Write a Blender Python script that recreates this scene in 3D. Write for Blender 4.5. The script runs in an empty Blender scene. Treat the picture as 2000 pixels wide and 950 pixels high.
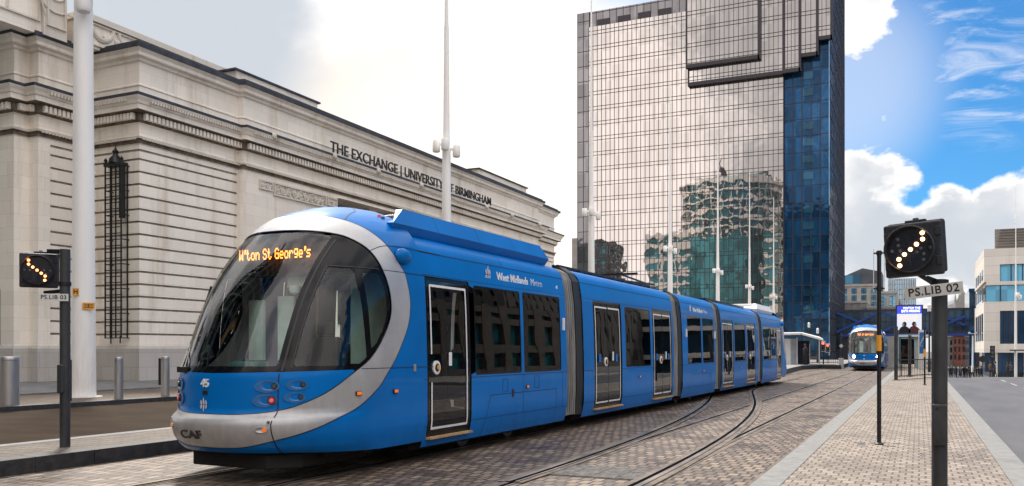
import bpy, bmesh, math, random
from mathutils import Vector, Matrix
random.seed(7)
SC = bpy.context.scene
COL = SC.collection
PI = math.pi
R = math.radians
# ------------------------------------------------------------------ camera
cam_d = bpy.data.cameras.new("camera"); cam = bpy.data.objects.new("camera", cam_d); COL.objects.link(cam)
HEAD = math.atan(795/1700.0)
cam.location = (0, 0, 1.6); cam.rotation_euler = (R(90), 0, HEAD)
cam_d.sensor_width = 36; cam_d.lens = 36*1700/2000.0; cam_d.shift_y = 210/2000.0
cam_d.clip_start = 0.1; cam_d.clip_end = 6000
SC.camera = cam
# ------------------------------------------------------------------ world
SUN_AZ, SUN_EL = R(-48), R(50)
w = bpy.data.worlds.new("World"); SC.world = w; w.use_nodes = True
nt = w.node_tree; N = nt.nodes; LK = nt.links; N.clear()
def wn(t, **k):
    n = N.new(t)
    for a, b in k.items(): setattr(n, a, b)
    return n
def wmath(op, a, b=None, c=None, clamp=False):
    n = wn('ShaderNodeMath', operation=op, use_clamp=clamp)
    for i, v in enumerate((a, b, c)):
        if v is None: continue
        if isinstance(v, (int, float)): n.inputs[i].default_value = v
        else: LK.new(v, n.inputs[i])
    return n.outputs[0]
def wmaprange(v, a, b, c=0.0, d=1.0):
    n = wn('ShaderNodeMapRange', interpolation_type='SMOOTHSTEP')
    LK.new(v, n.inputs[0])
    for i, x in enumerate((a, b, c, d)): n.inputs[i+1].default_value = x
    return n.outputs[0]
tc = wn('ShaderNodeTexCoord')
sky = wn('ShaderNodeTexSky', sky_type='NISHITA'); sky.sun_disc = False
sky.sun_elevation = SUN_EL; sky.sun_rotation = SUN_AZ; sky.air_density = 1.0; sky.dust_density = 0.3; sky.ozone_density = 2.5
dirv = tc.outputs['Generated']
sep = wn('ShaderNodeSeparateXYZ'); LK.new(dirv, sep.inputs[0])
def wdot(vec):
    n = wn('ShaderNodeVectorMath', operation='DOT_PRODUCT'); LK.new(dirv, n.inputs[0]); n.inputs[1].default_value = Vector(vec).normalized()[:]
    return n.outputs['Value']
def wnoise(scale, loc=(0, 0, 0), sc=(1, 1, 1), detail=8, rough=.55, dist=0):
    m = wn('ShaderNodeMapping'); LK.new(dirv, m.inputs[0]); m.inputs['Location'].default_value = loc; m.inputs['Scale'].default_value = sc
    n = wn('ShaderNodeTexNoise'); LK.new(m.outputs[0], n.inputs['Vector']); n.inputs['Scale'].default_value = scale
    n.inputs['Detail'].default_value = detail; n.inputs['Roughness'].default_value = rough; n.inputs['Distortion'].default_value = dist
    return n.outputs[0]
def pxdir(px, py):
    u = (px-1000)/1700; v = (685-py)/1700; s, c = math.sin(HEAD), math.cos(HEAD)
    return Vector((-s+c*u, c+s*u, v)).normalized()
n1 = wnoise(7.0, (3.1, 1.7, .4), (1, 1, 1.5), 10, .56)
n2 = wnoise(3.0, (.2, 5.7, 1.4), (1, 1, 1.3), 7, .5)
elev = sep.outputs['Z']
bias = wmaprange(elev, .075, .20, .30, -.13)               # more cloud near the horizon
high = wmaprange(elev, .42, .62, 0.0, .5)                 # overcast added overhead, out of view, to even the light
behind = wmaprange(sep.outputs['Y'], .55, -.25, 0.0, .60)  # thick cloud behind the camera
# separate cumulus heads (directions in the sky, each a soft ball broken by the noise)
def puff(px, py, inner, outer, amt):
    return wmaprange(wdot(pxdir(px, py)), math.cos(R(outer)), math.cos(R(inner)), 0, amt)
puffs = puff(1700, 350, 1.0, 4.2, .36)
for a in ((1785, 210, .3, 1.5, .34), (1745, 228, .3, 1.4, .32), (1705, 246, .2, 1.1, .30), (1700, 430, 1.5, 4.0, .3), (1690, 30, 1.5, 5.5, .22), (1985, 400, 1.0, 3.6, .34), (1850, 440, 1.2, 3.4, .30), (1940, 140, .4, 3.0, .17)):
    puffs = wmath('MAXIMUM', puffs, puff(*a))
hole = wmaprange(wdot(pxdir(1860, 235)), math.cos(R(8)), math.cos(R(3)), 0, -.14)
glare = wmaprange(wdot(pxdir(860, 300)), math.cos(R(18)), math.cos(R(10)), 0, 1)
glare = wmath('MAXIMUM', glare, wmaprange(wdot(pxdir(1080, 520)), math.cos(R(20)), math.cos(R(14)), 0, 1))
leftc = wmaprange(sep.outputs['X'], -.30, -.52, 0, .65)
cirr = wnoise(9.0, (1.3, 4.4, 2.0), (1.0, 1.0, 4.5), 9, .62, 1.2)
cirr = wmath('MULTIPLY', wmaprange(cirr, .48, .74, 0, .50), wmath('MAXIMUM', puff(1935, 150, 1.0, 4.6, 1.0), puff(1800, 60, 1.0, 5.5, .8)))
cirr = wmath('MAXIMUM', cirr, puff(1630, 170, .3, 7.5, .34))
gy = wnoise(3.4, (9.2, 2.2, 3.3), (1, 1, 1.2), 6, .5)
tot = wmath('ADD', wmath('MULTIPLY', wmath('SUBTRACT', n1, .5), 1.3), .5)
tot = wmath('ADD', tot, bias)
tot = wmath('ADD', tot, wmath('ADD', wmath('ADD', puffs, leftc), hole))
tot = wmath('ADD', tot, wmath('ADD', behind, high))
mask = wmaprange(tot, .60, .70)
mask = wmath('MAXIMUM', wmath('MAXIMUM', mask, cirr), glare)
# cloud colour: white with grey-blue undersides
shade = wmaprange(gy, .40, .56, 0, 1)
rim = wmaprange(tot, .66, .80, 1.0, 0.0)
shade = wmath('MAXIMUM', shade, rim)
cc = wn('ShaderNodeMix', data_type='RGBA'); LK.new(shade, cc.inputs[0]); cc.inputs[6].default_value = (.36, .385, .42, 1); cc.inputs[7].default_value = (.68, .66, .64, 1)
g2 = wn('ShaderNodeMix', data_type='RGBA'); LK.new(wmaprange(wdot(pxdir(890, 330)), math.cos(R(13)), math.cos(R(3)), 0, 1), g2.inputs[0]); LK.new(cc.outputs[2], g2.inputs[6]); g2.inputs[7].default_value = (.74, .66, .56, 1)
# clouds behind the camera are a warm pinkish grey
pk = wn('ShaderNodeMix', data_type='RGBA'); LK.new(wmaprange(sep.outputs['Y'], .3, -.3, 0, 1), pk.inputs[0]); LK.new(g2.outputs[2], pk.inputs[6])
pkc = wn('ShaderNodeMix', data_type='RGBA'); LK.new(shade, pkc.inputs[0]); pkc.inputs[6].default_value = (.40, .39, .395, 1); pkc.inputs[7].default_value = (.86, .80, .78, 1)
LK.new(pkc.outputs[2], pk.inputs[7])
tint = wn('ShaderNodeMix', data_type='RGBA', blend_type='MULTIPLY'); tint.inputs[0].default_value = 1; LK.new(sky.outputs[0], tint.inputs[6]); tint.inputs[7].default_value = (.42, 1.02, 1.45, 1)
bgs = wn('ShaderNodeBackground'); LK.new(tint.outputs[2], bgs.inputs[0]); bgs.inputs[1].default_value = .050
bgc = wn('ShaderNodeBackground'); LK.new(pk.outputs[2], bgc.inputs[0]); bgc.inputs[1].default_value = 1.0
LK.new(wmaprange(elev, .35, .75, 1.0, 1.7), bgc.inputs[1])  # cloud out of view overhead made brighter as added light for the scene
mx = wn('ShaderNodeMixShader'); LK.new(mask, mx.inputs[0]); LK.new(bgs.outputs[0], mx.inputs[1]); LK.new(bgc.outputs[0], mx.inputs[2])
wo = wn('ShaderNodeOutputWorld'); LK.new(mx.outputs[0], wo.inputs[0])
# ------------------------------------------------------------------ sun
sd = bpy.data.lights.new("sun", 'SUN'); sun = bpy.data.objects.new("sun", sd); COL.objects.link(sun)
sd.energy = 2.7; sd.angle = R(10); sd.color = (1, .93, .84)
sv = Vector((math.sin(SUN_AZ)*math.cos(SUN_EL), math.cos(SUN_AZ)*math.cos(SUN_EL), math.sin(SUN_EL)))
sun.rotation_euler = sv.to_track_quat('Z', 'Y').to_euler()
SC.view_settings.view_transform = 'Standard'; SC.view_settings.look = 'None'; SC.view_settings.gamma = 1; SC.view_settings.exposure = 0.86
SC.render.engine = 'CYCLES'
SC.cycles.max_bounces = 8; SC.cycles.transparent_max_bounces = 16

# ------------------------------------------------------------------ materials
def mat(name, col, rough=.6, metal=0, var=.12, vs=3.0, bump=0, bs=30, coat=0, emis=None, es=0, col2=None, spec=.5, stretch=(1, 1, 1), bdist=.01, grime=0):
    m = bpy.data.materials.new(name); m.use_nodes = True
    t = m.node_tree; b = t.nodes['Principled BSDF']
    b.inputs['Roughness'].default_value = rough; b.inputs['Metallic'].default_value = metal
    b.inputs['Coat Weight'].default_value = coat; b.inputs['Coat Roughness'].default_value = .04
    b.inputs['Specular IOR Level'].default_value = spec
    c = t.nodes.new('ShaderNodeTexCoord'); mp = t.nodes.new('ShaderNodeMapping'); mp.inputs['Scale'].default_value = stretch
    t.links.new(c.outputs['Object'], mp.inputs[0])
    n = t.nodes.new('ShaderNodeTexNoise'); n.inputs['Scale'].default_value = vs; n.inputs['Detail'].default_value = 8; n.inputs['Roughness'].default_value = .62
    t.links.new(mp.outputs[0], n.inputs['Vector'])
    r = t.nodes.new('ShaderNodeMix'); r.data_type = 'RGBA'
    c2 = col2 or tuple(x*(1-var*2) for x in col)
    r.inputs[6].default_value = (*c2, 1); r.inputs[7].default_value = (*[min(1, x*(1+var)) if not col2 else x for x in col], 1)
    rm = t.nodes.new('ShaderNodeMapRange'); rm.inputs[1].default_value = .32; rm.inputs[2].default_value = .68
    t.links.new(n.outputs[0], rm.inputs[0]); t.links.new(rm.outputs[0], r.inputs[0])
    t.links.new(r.outputs[2], b.inputs['Base Color'])
    rr = t.nodes.new('ShaderNodeMapRange'); rr.inputs[3].default_value = max(0, rough*.85); rr.inputs[4].default_value = min(1, rough*1.2)
    t.links.new(n.outputs[0], rr.inputs[0]); t.links.new(rr.outputs[0], b.inputs['Roughness'])
    if bump:
        n2 = t.nodes.new('ShaderNodeTexNoise'); n2.inputs['Scale'].default_value = bs; n2.inputs['Detail'].default_value = 6; t.links.new(mp.outputs[0], n2.inputs['Vector'])
        bp = t.nodes.new('ShaderNodeBump'); bp.inputs['Strength'].default_value = bump; bp.inputs['Distance'].default_value = bdist
        t.links.new(n2.outputs[0], bp.inputs['Height']); t.links.new(bp.outputs[0], b.inputs['Normal'])
    if emis:
        b.inputs['Emission Color'].default_value = (*emis, 1); b.inputs['Emission Strength'].default_value = es
    return m
def glass_mat(name, tint, ior=1.5, rough=.01, refl=1.0, bumpd=0, bscale=1.0):
    """thin tinted pane: coloured see-through plus a fresnel mirror"""
    m = bpy.data.materials.new(name); m.use_nodes = True; t = m.node_tree; t.nodes.clear()
    o = t.nodes.new('ShaderNodeOutputMaterial'); tr = t.nodes.new('ShaderNodeBsdfTransparent'); tr.inputs[0].default_value = (*tint, 1)
    g = t.nodes.new('ShaderNodeBsdfGlossy'); g.inputs['Roughness'].default_value = rough; g.inputs[0].default_value = (refl, refl, refl, 1)
    f = t.nodes.new('ShaderNodeFresnel'); f.inputs[0].default_value = ior
    x = t.nodes.new('ShaderNodeMixShader'); t.links.new(f.outputs[0], x.inputs[0]); t.links.new(tr.outputs[0], x.inputs[1]); t.links.new(g.outputs[0], x.inputs[2]); t.links.new(x.outputs[0], o.inputs[0])
    if bumpd:
        c = t.nodes.new('ShaderNodeTexCoord'); n = t.nodes.new('ShaderNodeTexNoise'); n.inputs['Scale'].default_value = bscale; n.inputs['Detail'].default_value = 1.5
        t.links.new(c.outputs['Object'], n.inputs['Vector']); bp = t.nodes.new('ShaderNodeBump'); bp.inputs['Distance'].default_value = bumpd; bp.inputs['Strength'].default_value = 1
        t.links.new(n.outputs[0], bp.inputs['Height']); t.links.new(bp.outputs[0], g.inputs['Normal']); t.links.new(bp.outputs[0], f.inputs['Normal'])
    return m
def mirror_mat(name, col, rough=.02, bumpd=.02, bscale=.35, base=.5, vary=.1, pane=None):
    """reflective curtain-wall glass, slightly wavy"""
    m = bpy.data.materials.new(name); m.use_nodes = True; t = m.node_tree; b = t.nodes['Principled BSDF']
    b.inputs['Metallic'].default_value = base; b.inputs['Roughness'].default_value = rough
    c = t.nodes.new('ShaderNodeTexCoord'); n = t.nodes.new('ShaderNodeTexNoise'); n.inputs['Scale'].default_value = bscale; n.inputs['Detail'].default_value = 1
    t.links.new(c.outputs['Object'], n.inputs['Vector']); bp = t.nodes.new('ShaderNodeBump'); bp.inputs['Distance'].default_value = bumpd; bp.inputs['Strength'].default_value = 1
    t.links.new(n.outputs[0], bp.inputs['Height']); t.links.new(bp.outputs[0], b.inputs['Normal'])
    if pane:
        mp = t.nodes.new('ShaderNodeVectorMath'); mp.operation = 'DIVIDE'; mp.inputs[1].default_value = pane; t.links.new(c.outputs['Object'], mp.inputs[0])
        fl = t.nodes.new('ShaderNodeVectorMath'); fl.operation = 'FLOOR'; t.links.new(mp.outputs[0], fl.inputs[0])
        wnn = t.nodes.new('ShaderNodeTexWhiteNoise'); t.links.new(fl.outputs[0], wnn.inputs['Vector'])
        r = t.nodes.new('ShaderNodeMix'); r.data_type = 'RGBA'; r.inputs[6].default_value = (*[x*(1-vary) for x in col], 1); r.inputs[7].default_value = (*[x*(1+vary*.5) for x in col], 1)
        t.links.new(wnn.outputs[0], r.inputs[0]); t.links.new(r.outputs[2], b.inputs['Base Color'])
    else: b.inputs['Base Color'].default_value = (*col, 1)
    return m
def paving_mat(name, c1, c2, mortar, bw, bh, msize=.012, offset=.5, rotz=0, bump=.6, wet=0, stain=.3, rough=.7, jitter=0, freq=2, stainc=(.30, .26, .22)):
    m = bpy.data.materials.new(name); m.use_nodes = True; t = m.node_tree; b = t.nodes['Principled BSDF']
    c = t.nodes.new('ShaderNodeTexCoord'); mp = t.nodes.new('ShaderNodeMapping'); mp.inputs['Rotation'].default_value = (0, 0, rotz)
    t.links.new(c.outputs['Object'], mp.inputs[0]); vec = mp.outputs[0]
    if jitter:
        jn = t.nodes.new('ShaderNodeTexNoise'); jn.inputs['Scale'].default_value = 1.6; jn.inputs['Detail'].default_value = 3; t.links.new(vec, jn.inputs['Vector'])
        sb = t.nodes.new('ShaderNodeVectorMath'); sb.operation = 'SUBTRACT'; t.links.new(jn.outputs['Color'], sb.inputs[0]); sb.inputs[1].default_value = (.5, .5, .5)
        scn = t.nodes.new('ShaderNodeVectorMath'); scn.operation = 'SCALE'; scn.inputs['Scale'].default_value = jitter; t.links.new(sb.outputs[0], scn.inputs[0])
        ad = t.nodes.new('ShaderNodeVectorMath'); ad.operation = 'ADD'; t.links.new(vec, ad.inputs[0]); t.links.new(scn.outputs[0], ad.inputs[1]); vec = ad.outputs[0]
    br = t.nodes.new('ShaderNodeTexBrick'); t.links.new(vec, br.inputs['Vector'])
    br.offset = offset; br.offset_frequency = freq; br.inputs['Color1'].default_value = (*c1, 1); br.inputs['Color2'].default_value = (*c2, 1); br.inputs['Mortar'].default_value = (*mortar, 1)
    br.inputs['Scale'].default_value = 1; br.inputs['Mortar Size'].default_value = msize; br.inputs['Mortar Smooth'].default_value = .35; br.inputs['Brick Width'].default_value = bw; br.inputs['Row Height'].default_value = bh; br.inputs['Bias'].default_value = 0
    n = t.nodes.new('ShaderNodeTexNoise'); n.inputs['Scale'].default_value = .55; n.inputs['Detail'].default_value = 10; n.inputs['Roughness'].default_value = .7; t.links.new(mp.outputs[0], n.inputs['Vector'])
    rm = t.nodes.new('ShaderNodeMapRange'); rm.inputs[1].default_value = .50; rm.inputs[2].default_value = .66; rm.inputs[4].default_value = stain; t.links.new(n.outputs[0], rm.inputs[0])
    x = t.nodes.new('ShaderNodeMix'); x.data_type = 'RGBA'; x.blend_type = 'MULTIPLY'; t.links.new(rm.outputs[0], x.inputs[0]); t.links.new(br.outputs[0], x.inputs[6]); x.inputs[7].default_value = (*stainc, 1)
    n3 = t.nodes.new('ShaderNodeTexNoise'); n3.inputs['Scale'].default_value = 40; n3.inputs['Detail'].default_value = 4; t.links.new(mp.outputs[0], n3.inputs['Vector'])
    x2 = t.nodes.new('ShaderNodeMix'); x2.data_type = 'RGBA'; x2.blend_type = 'OVERLAY'; x2.inputs[0].default_value = .5; t.links.new(x.outputs[2], x2.inputs[6]); t.links.new(n3.outputs[0], x2.inputs[7])
    t.links.new(x2.outputs[2], b.inputs['Base Color'])
    rr = t.nodes.new('ShaderNodeMapRange'); rr.inputs[1].default_value = .4; rr.inputs[2].default_value = .7; rr.inputs[3].default_value = rough; rr.inputs[4].default_value = max(.15, rough-wet); t.links.new(n.outputs[0], rr.inputs[0]); t.links.new(rr.outputs[0], b.inputs['Roughness'])
    iv = t.nodes.new('ShaderNodeMath'); iv.operation = 'MULTIPLY_ADD'; iv.inputs[1].default_value = -1; t.links.new(br.outputs['Fac'], iv.inputs[0]); 
    hn = t.nodes.new('ShaderNodeMath'); hn.operation = 'MULTIPLY'; hn.inputs[1].default_value = .5; t.links.new(n3.outputs[0], hn.inputs[0]); t.links.new(hn.outputs[0], iv.inputs[2])
    bp = t.nodes.new('ShaderNodeBump'); bp.inputs['Strength'].default_value = bump; bp.inputs['Distance'].default_value = .012; t.links.new(iv.outputs[0], bp.inputs['Height']); t.links.new(bp.outputs[0], b.inputs['Normal'])
    return m
def stone_mat(name, col, dark, rotz=0, bw=1.3, bh=.54, joint=.006):
    """Portland stone ashlar with soft joints, soot streaks running down and a rough grain"""
    m = bpy.data.materials.new(name); m.use_nodes = True; t = m.node_tree; b = t.nodes['Principled BSDF']; b.inputs['Roughness'].default_value = .85; b.inputs['Specular IOR Level'].default_value = .25
    c = t.nodes.new('ShaderNodeTexCoord'); sp = t.nodes.new('ShaderNodeSeparateXYZ'); t.links.new(c.outputs['Object'], sp.inputs[0])
    ad = t.nodes.new('ShaderNodeMath'); ad.operation = 'ADD'; t.links.new(sp.outputs[0], ad.inputs[0]); t.links.new(sp.outputs[1], ad.inputs[1])
    cb = t.nodes.new('ShaderNodeCombineXYZ'); t.links.new(ad.outputs[0], cb.inputs[0]); t.links.new(sp.outputs[2], cb.inputs[1])
    br = t.nodes.new('ShaderNodeTexBrick'); t.links.new(cb.outputs[0], br.inputs['Vector']); br.inputs['Scale'].default_value = 1; br.inputs['Brick Width'].default_value = bw; br.inputs['Row Height'].default_value = bh
    br.inputs['Mortar Size'].default_value = joint; br.inputs['Mortar Smooth'].default_value = .6; br.inputs['Color1'].default_value = (*col, 1); br.inputs['Color2'].default_value = (*[x*.90 for x in col], 1); br.inputs['Mortar'].default_value = (*[x*.66 for x in col], 1)
    def nz(scale, st, det=8, ro=.65):
        mp = t.nodes.new('ShaderNodeMapping'); mp.inputs['Scale'].default_value = st; t.links.new(c.outputs['Object'], mp.inputs[0])
        n = t.nodes.new('ShaderNodeTexNoise'); n.inputs['Scale'].default_value = scale; n.inputs['Detail'].default_value = det; n.inputs['Roughness'].default_value = ro; t.links.new(mp.outputs[0], n.inputs['Vector']); return n.outputs[0]
    def mul(a, fac, colr):
        x = t.nodes.new('ShaderNodeMix'); x.data_type = 'RGBA'; x.blend_type = 'MULTIPLY'; t.links.new(fac, x.inputs[0]); t.links.new(a, x.inputs[6]); x.inputs[7].default_value = (*colr, 1); return x.outputs[2]
    def rmp(v, a, bb, d):
        r = t.nodes.new('ShaderNodeMapRange'); r.inputs[1].default_value = a; r.inputs[2].default_value = bb; r.inputs[4].default_value = d; t.links.new(v, r.inputs[0]); return r.outputs[0]
    o = mul(br.outputs[0], rmp(nz(1.1, (1, 1, .10)), .52, .74, .65), dark)
    o = mul(o, rmp(nz(.35, (1, 1, .6)), .45, .7, .30), (.78, .74, .68))
    o = mul(o, rmp(nz(14, (1, 1, 1), 5), .5, .8, .3), (.72, .68, .62))
    t.links.new(o, b.inputs['Base Color'])
    bp = t.nodes.new('ShaderNodeBump'); bp.inputs['Strength'].default_value = .5; bp.inputs['Distance'].default_value = .02
    t.links.new(nz(9, (1, 1, 1), 6), bp.inputs['Height']); t.links.new(bp.outputs[0], b.inputs['Normal'])
    return m

BLUE = (.0, .146, .49)
def add_grime(m, z0, z1, amt, col):
    t = m.node_tree; b = t.nodes['Principled BSDF']; l = b.inputs['Base Color'].links[0]; src = l.from_socket
    c = t.nodes.new('ShaderNodeTexCoord'); s_ = t.nodes.new('ShaderNodeSeparateXYZ'); t.links.new(c.outputs['Object'], s_.inputs[0])
    r = t.nodes.new('ShaderNodeMapRange'); r.inputs[1].default_value = z1; r.inputs[2].default_value = z0; r.inputs[4].default_value = amt; t.links.new(s_.outputs[2], r.inputs[0])
    mp = t.nodes.new('ShaderNodeMapping'); mp.inputs['Scale'].default_value = (3, 3, .5); t.links.new(c.outputs['Object'], mp.inputs[0]); n = t.nodes.new('ShaderNodeTexNoise'); n.inputs['Scale'].default_value = 2.2; n.inputs['Detail'].default_value = 9; n.inputs['Roughness'].default_value = .7; t.links.new(mp.outputs[0], n.inputs['Vector'])
    q = t.nodes.new('ShaderNodeMath'); q.operation = 'MULTIPLY'; t.links.new(r.outputs[0], q.inputs[0]); nr = t.nodes.new('ShaderNodeMapRange'); nr.inputs[1].default_value = .35; nr.inputs[2].default_value = .7; t.links.new(n.outputs[0], nr.inputs[0]); t.links.new(nr.outputs[0], q.inputs[1])
    x = t.nodes.new('ShaderNodeMix'); x.data_type = 'RGBA'; t.links.new(q.outputs[0], x.inputs[0]); t.links.new(src, x.inputs[6]); x.inputs[7].default_value = (*col, 1); t.links.new(x.outputs[2], b.inputs['Base Color'])
M = dict(
 blue=mat('blue_paint', BLUE, .36, 0, .07, .9, coat=.16, spec=.08, grime=.1, bump=.12, bs=.9, bdist=.012),
 blue_dark=mat('blue_panel', (.0, .115, .36), .32, 0, .07, .9, coat=.7, bump=.10, bs=1.2, bdist=.01),
 silver=mat('silver_paint', (.46, .46, .47), .40, .35, .10, 1.6, coat=.35, bump=.08, bs=2, bdist=.006),
 black=mat('black_trim', (.012, .012, .014), .35, 0, .2, 4),
 frit=mat('black_glass_border', (.004, .004, .006), .10, 0, .1, 3, spec=.22),
 seam=mat('panel_gap', (.004, .010, .03), .6),
 white=mat('white_paint', (.72, .73, .74), .45, 0, .05, 5),
 whiteline=mat('white_line', (.75, .75, .76), .5, 0, .04, 6),
 rubber=mat('black_rubber', (.014, .014, .015), .55, 0, .2, 6, bump=.3, bs=20),
 foldgrey=mat('bellows_fold', (.27, .27, .27), .5, 0, .25, 4, stretch=(1, 1, .3)),
 under=mat('underframe_black', (.012, .011, .010), .8, 0, .3, 5, bump=.4),
 steel=mat('brushed_steel', (.50, .48, .46), .36, .85, .18, 4, stretch=(1, 1, .12), bump=.1, bs=60),
 tan=mat('tan_step', (.42, .27, .13), .6, 0, .2, 8),
 innerd=mat('cab_dark_lining', (.015, .03, .03), .6),
 inner=mat('cab_lining', (.07, .19, .17), .6, 0, .2, 2),
 innerl=mat('cab_pale_panel', (.50, .62, .58), .5, 0, .1, 3),
 seatm=mat('seat_cloth', (.02, .035, .09), .8, 0, .3, 6),
 floorm=mat('tram_floor', (.06, .06, .065), .7),
 yellow=mat('yellow_band', (.75, .33, .02), .5, 0, .1, 6),
 amber=mat('amber_lens', (.65, .13, .01), .25, emis=(1, .22, .02), es=.25),
 red=mat('red_lens', (.5, .02, .02), .2, emis=(1, .04, .03), es=.15),
 redlit=mat('red_signal_light', (.6, .02, .02), .2, emis=(1, .05, .03), es=5),
 lens=mat('lamp_lens', (.50, .52, .54), .08, .5, .2, 9),
 lamplit=mat('lit_headlamp', (.9, .9, 1), .1, emis=(.75, .8, 1), es=14),
 led=mat('amber_led', (.9, .4, .1), .4, emis=(1, .23, .03), es=2.6),
 ledhot=mat('amber_signal_led', (.9, .5, .2), .4, emis=(1, .50, .18), es=6.0),
 ledoff=mat('unlit_led', (.14, .14, .16), .25, 0, .2, 9),
 sign=mat('sign_plate', (.60, .60, .58), .5, 0, .08, 5),
 ink=mat('black_lettering', (.012, .012, .014), .6),
 polegrey=mat('dark_grey_pole', (.045, .048, .052), .45, .2, .25, 5, bump=.25, bs=50, stretch=(1, 1, .4)),
 poleblk=mat('black_pole', (.010, .010, .012), .42, .1, .2, 6),
 mast=mat('white_mast_paint', (.86, .85, .83), .4, 0, .05, 1.2, stretch=(1, 1, .15)),
 housing=mat('signal_housing', (.014, .017, .026), .5, 0, .25, 9, bump=.3, bs=40),
 screen=glass_mat('windscreen_glass', (.86, .96, .93), 1.55, .0, 1.0, .0015, .5),
 cabwin=glass_mat('cab_side_glass', (.84, .96, .90), 1.50, .0, 1.0, .0015, .5),
 tint=glass_mat('tinted_window_glass', (.30, .31, .32), 1.60, .0, .9, .004, .8),
 kerb=mat('granite_kerb', (.205, .205, .20), .75, 0, .12, 9, bump=.3, bs=60),
 kerbdark=mat('dark_granite_kerb', (.035, .035, .037), .6, 0, .3, 9, bump=.4, bs=50),
 asphalt=mat('asphalt', (.095, .092, .096), .6, 0, .25, .5, bump=.9, bs=70, col2=(.048, .047, .052), stretch=(1.6, .35, 1)),
 brownroad=mat('brown_asphalt', (.050, .034, .022), .95, 0, .2, 1.4, bump=.7, bs=80, col2=(.026, .018, .012), spec=.08, stretch=(.5, 1, 1)),
 rail=mat('rail_steel', (.42, .36, .31), .32, .8, .35, 3, stretch=(1, .2, 1)),
 groove=mat('rail_groove', (.003, .002, .002), 1.0, spec=.02),
 dlens=mat('dark_lamp_lens', (.10, .11, .12), .12, .4, .2, 9),
 railbed=mat('rail_bed', (.15, .118, .092), .8, 0, .35, 2.5, bump=.5),
 cover=mat('metal_cover', (.095, .085, .078), .6, .3, .5, 9, bump=1.0, bs=30, bdist=.02),
)
add_grime(M['blue'], .2, .75, .45, (.012, .045, .12)); add_grime(M['silver'], .3, 1.6, .45, (.14, .13, .12)); add_grime(M['mast'], .2, 3.0, .5, (.42, .38, .33))
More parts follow.
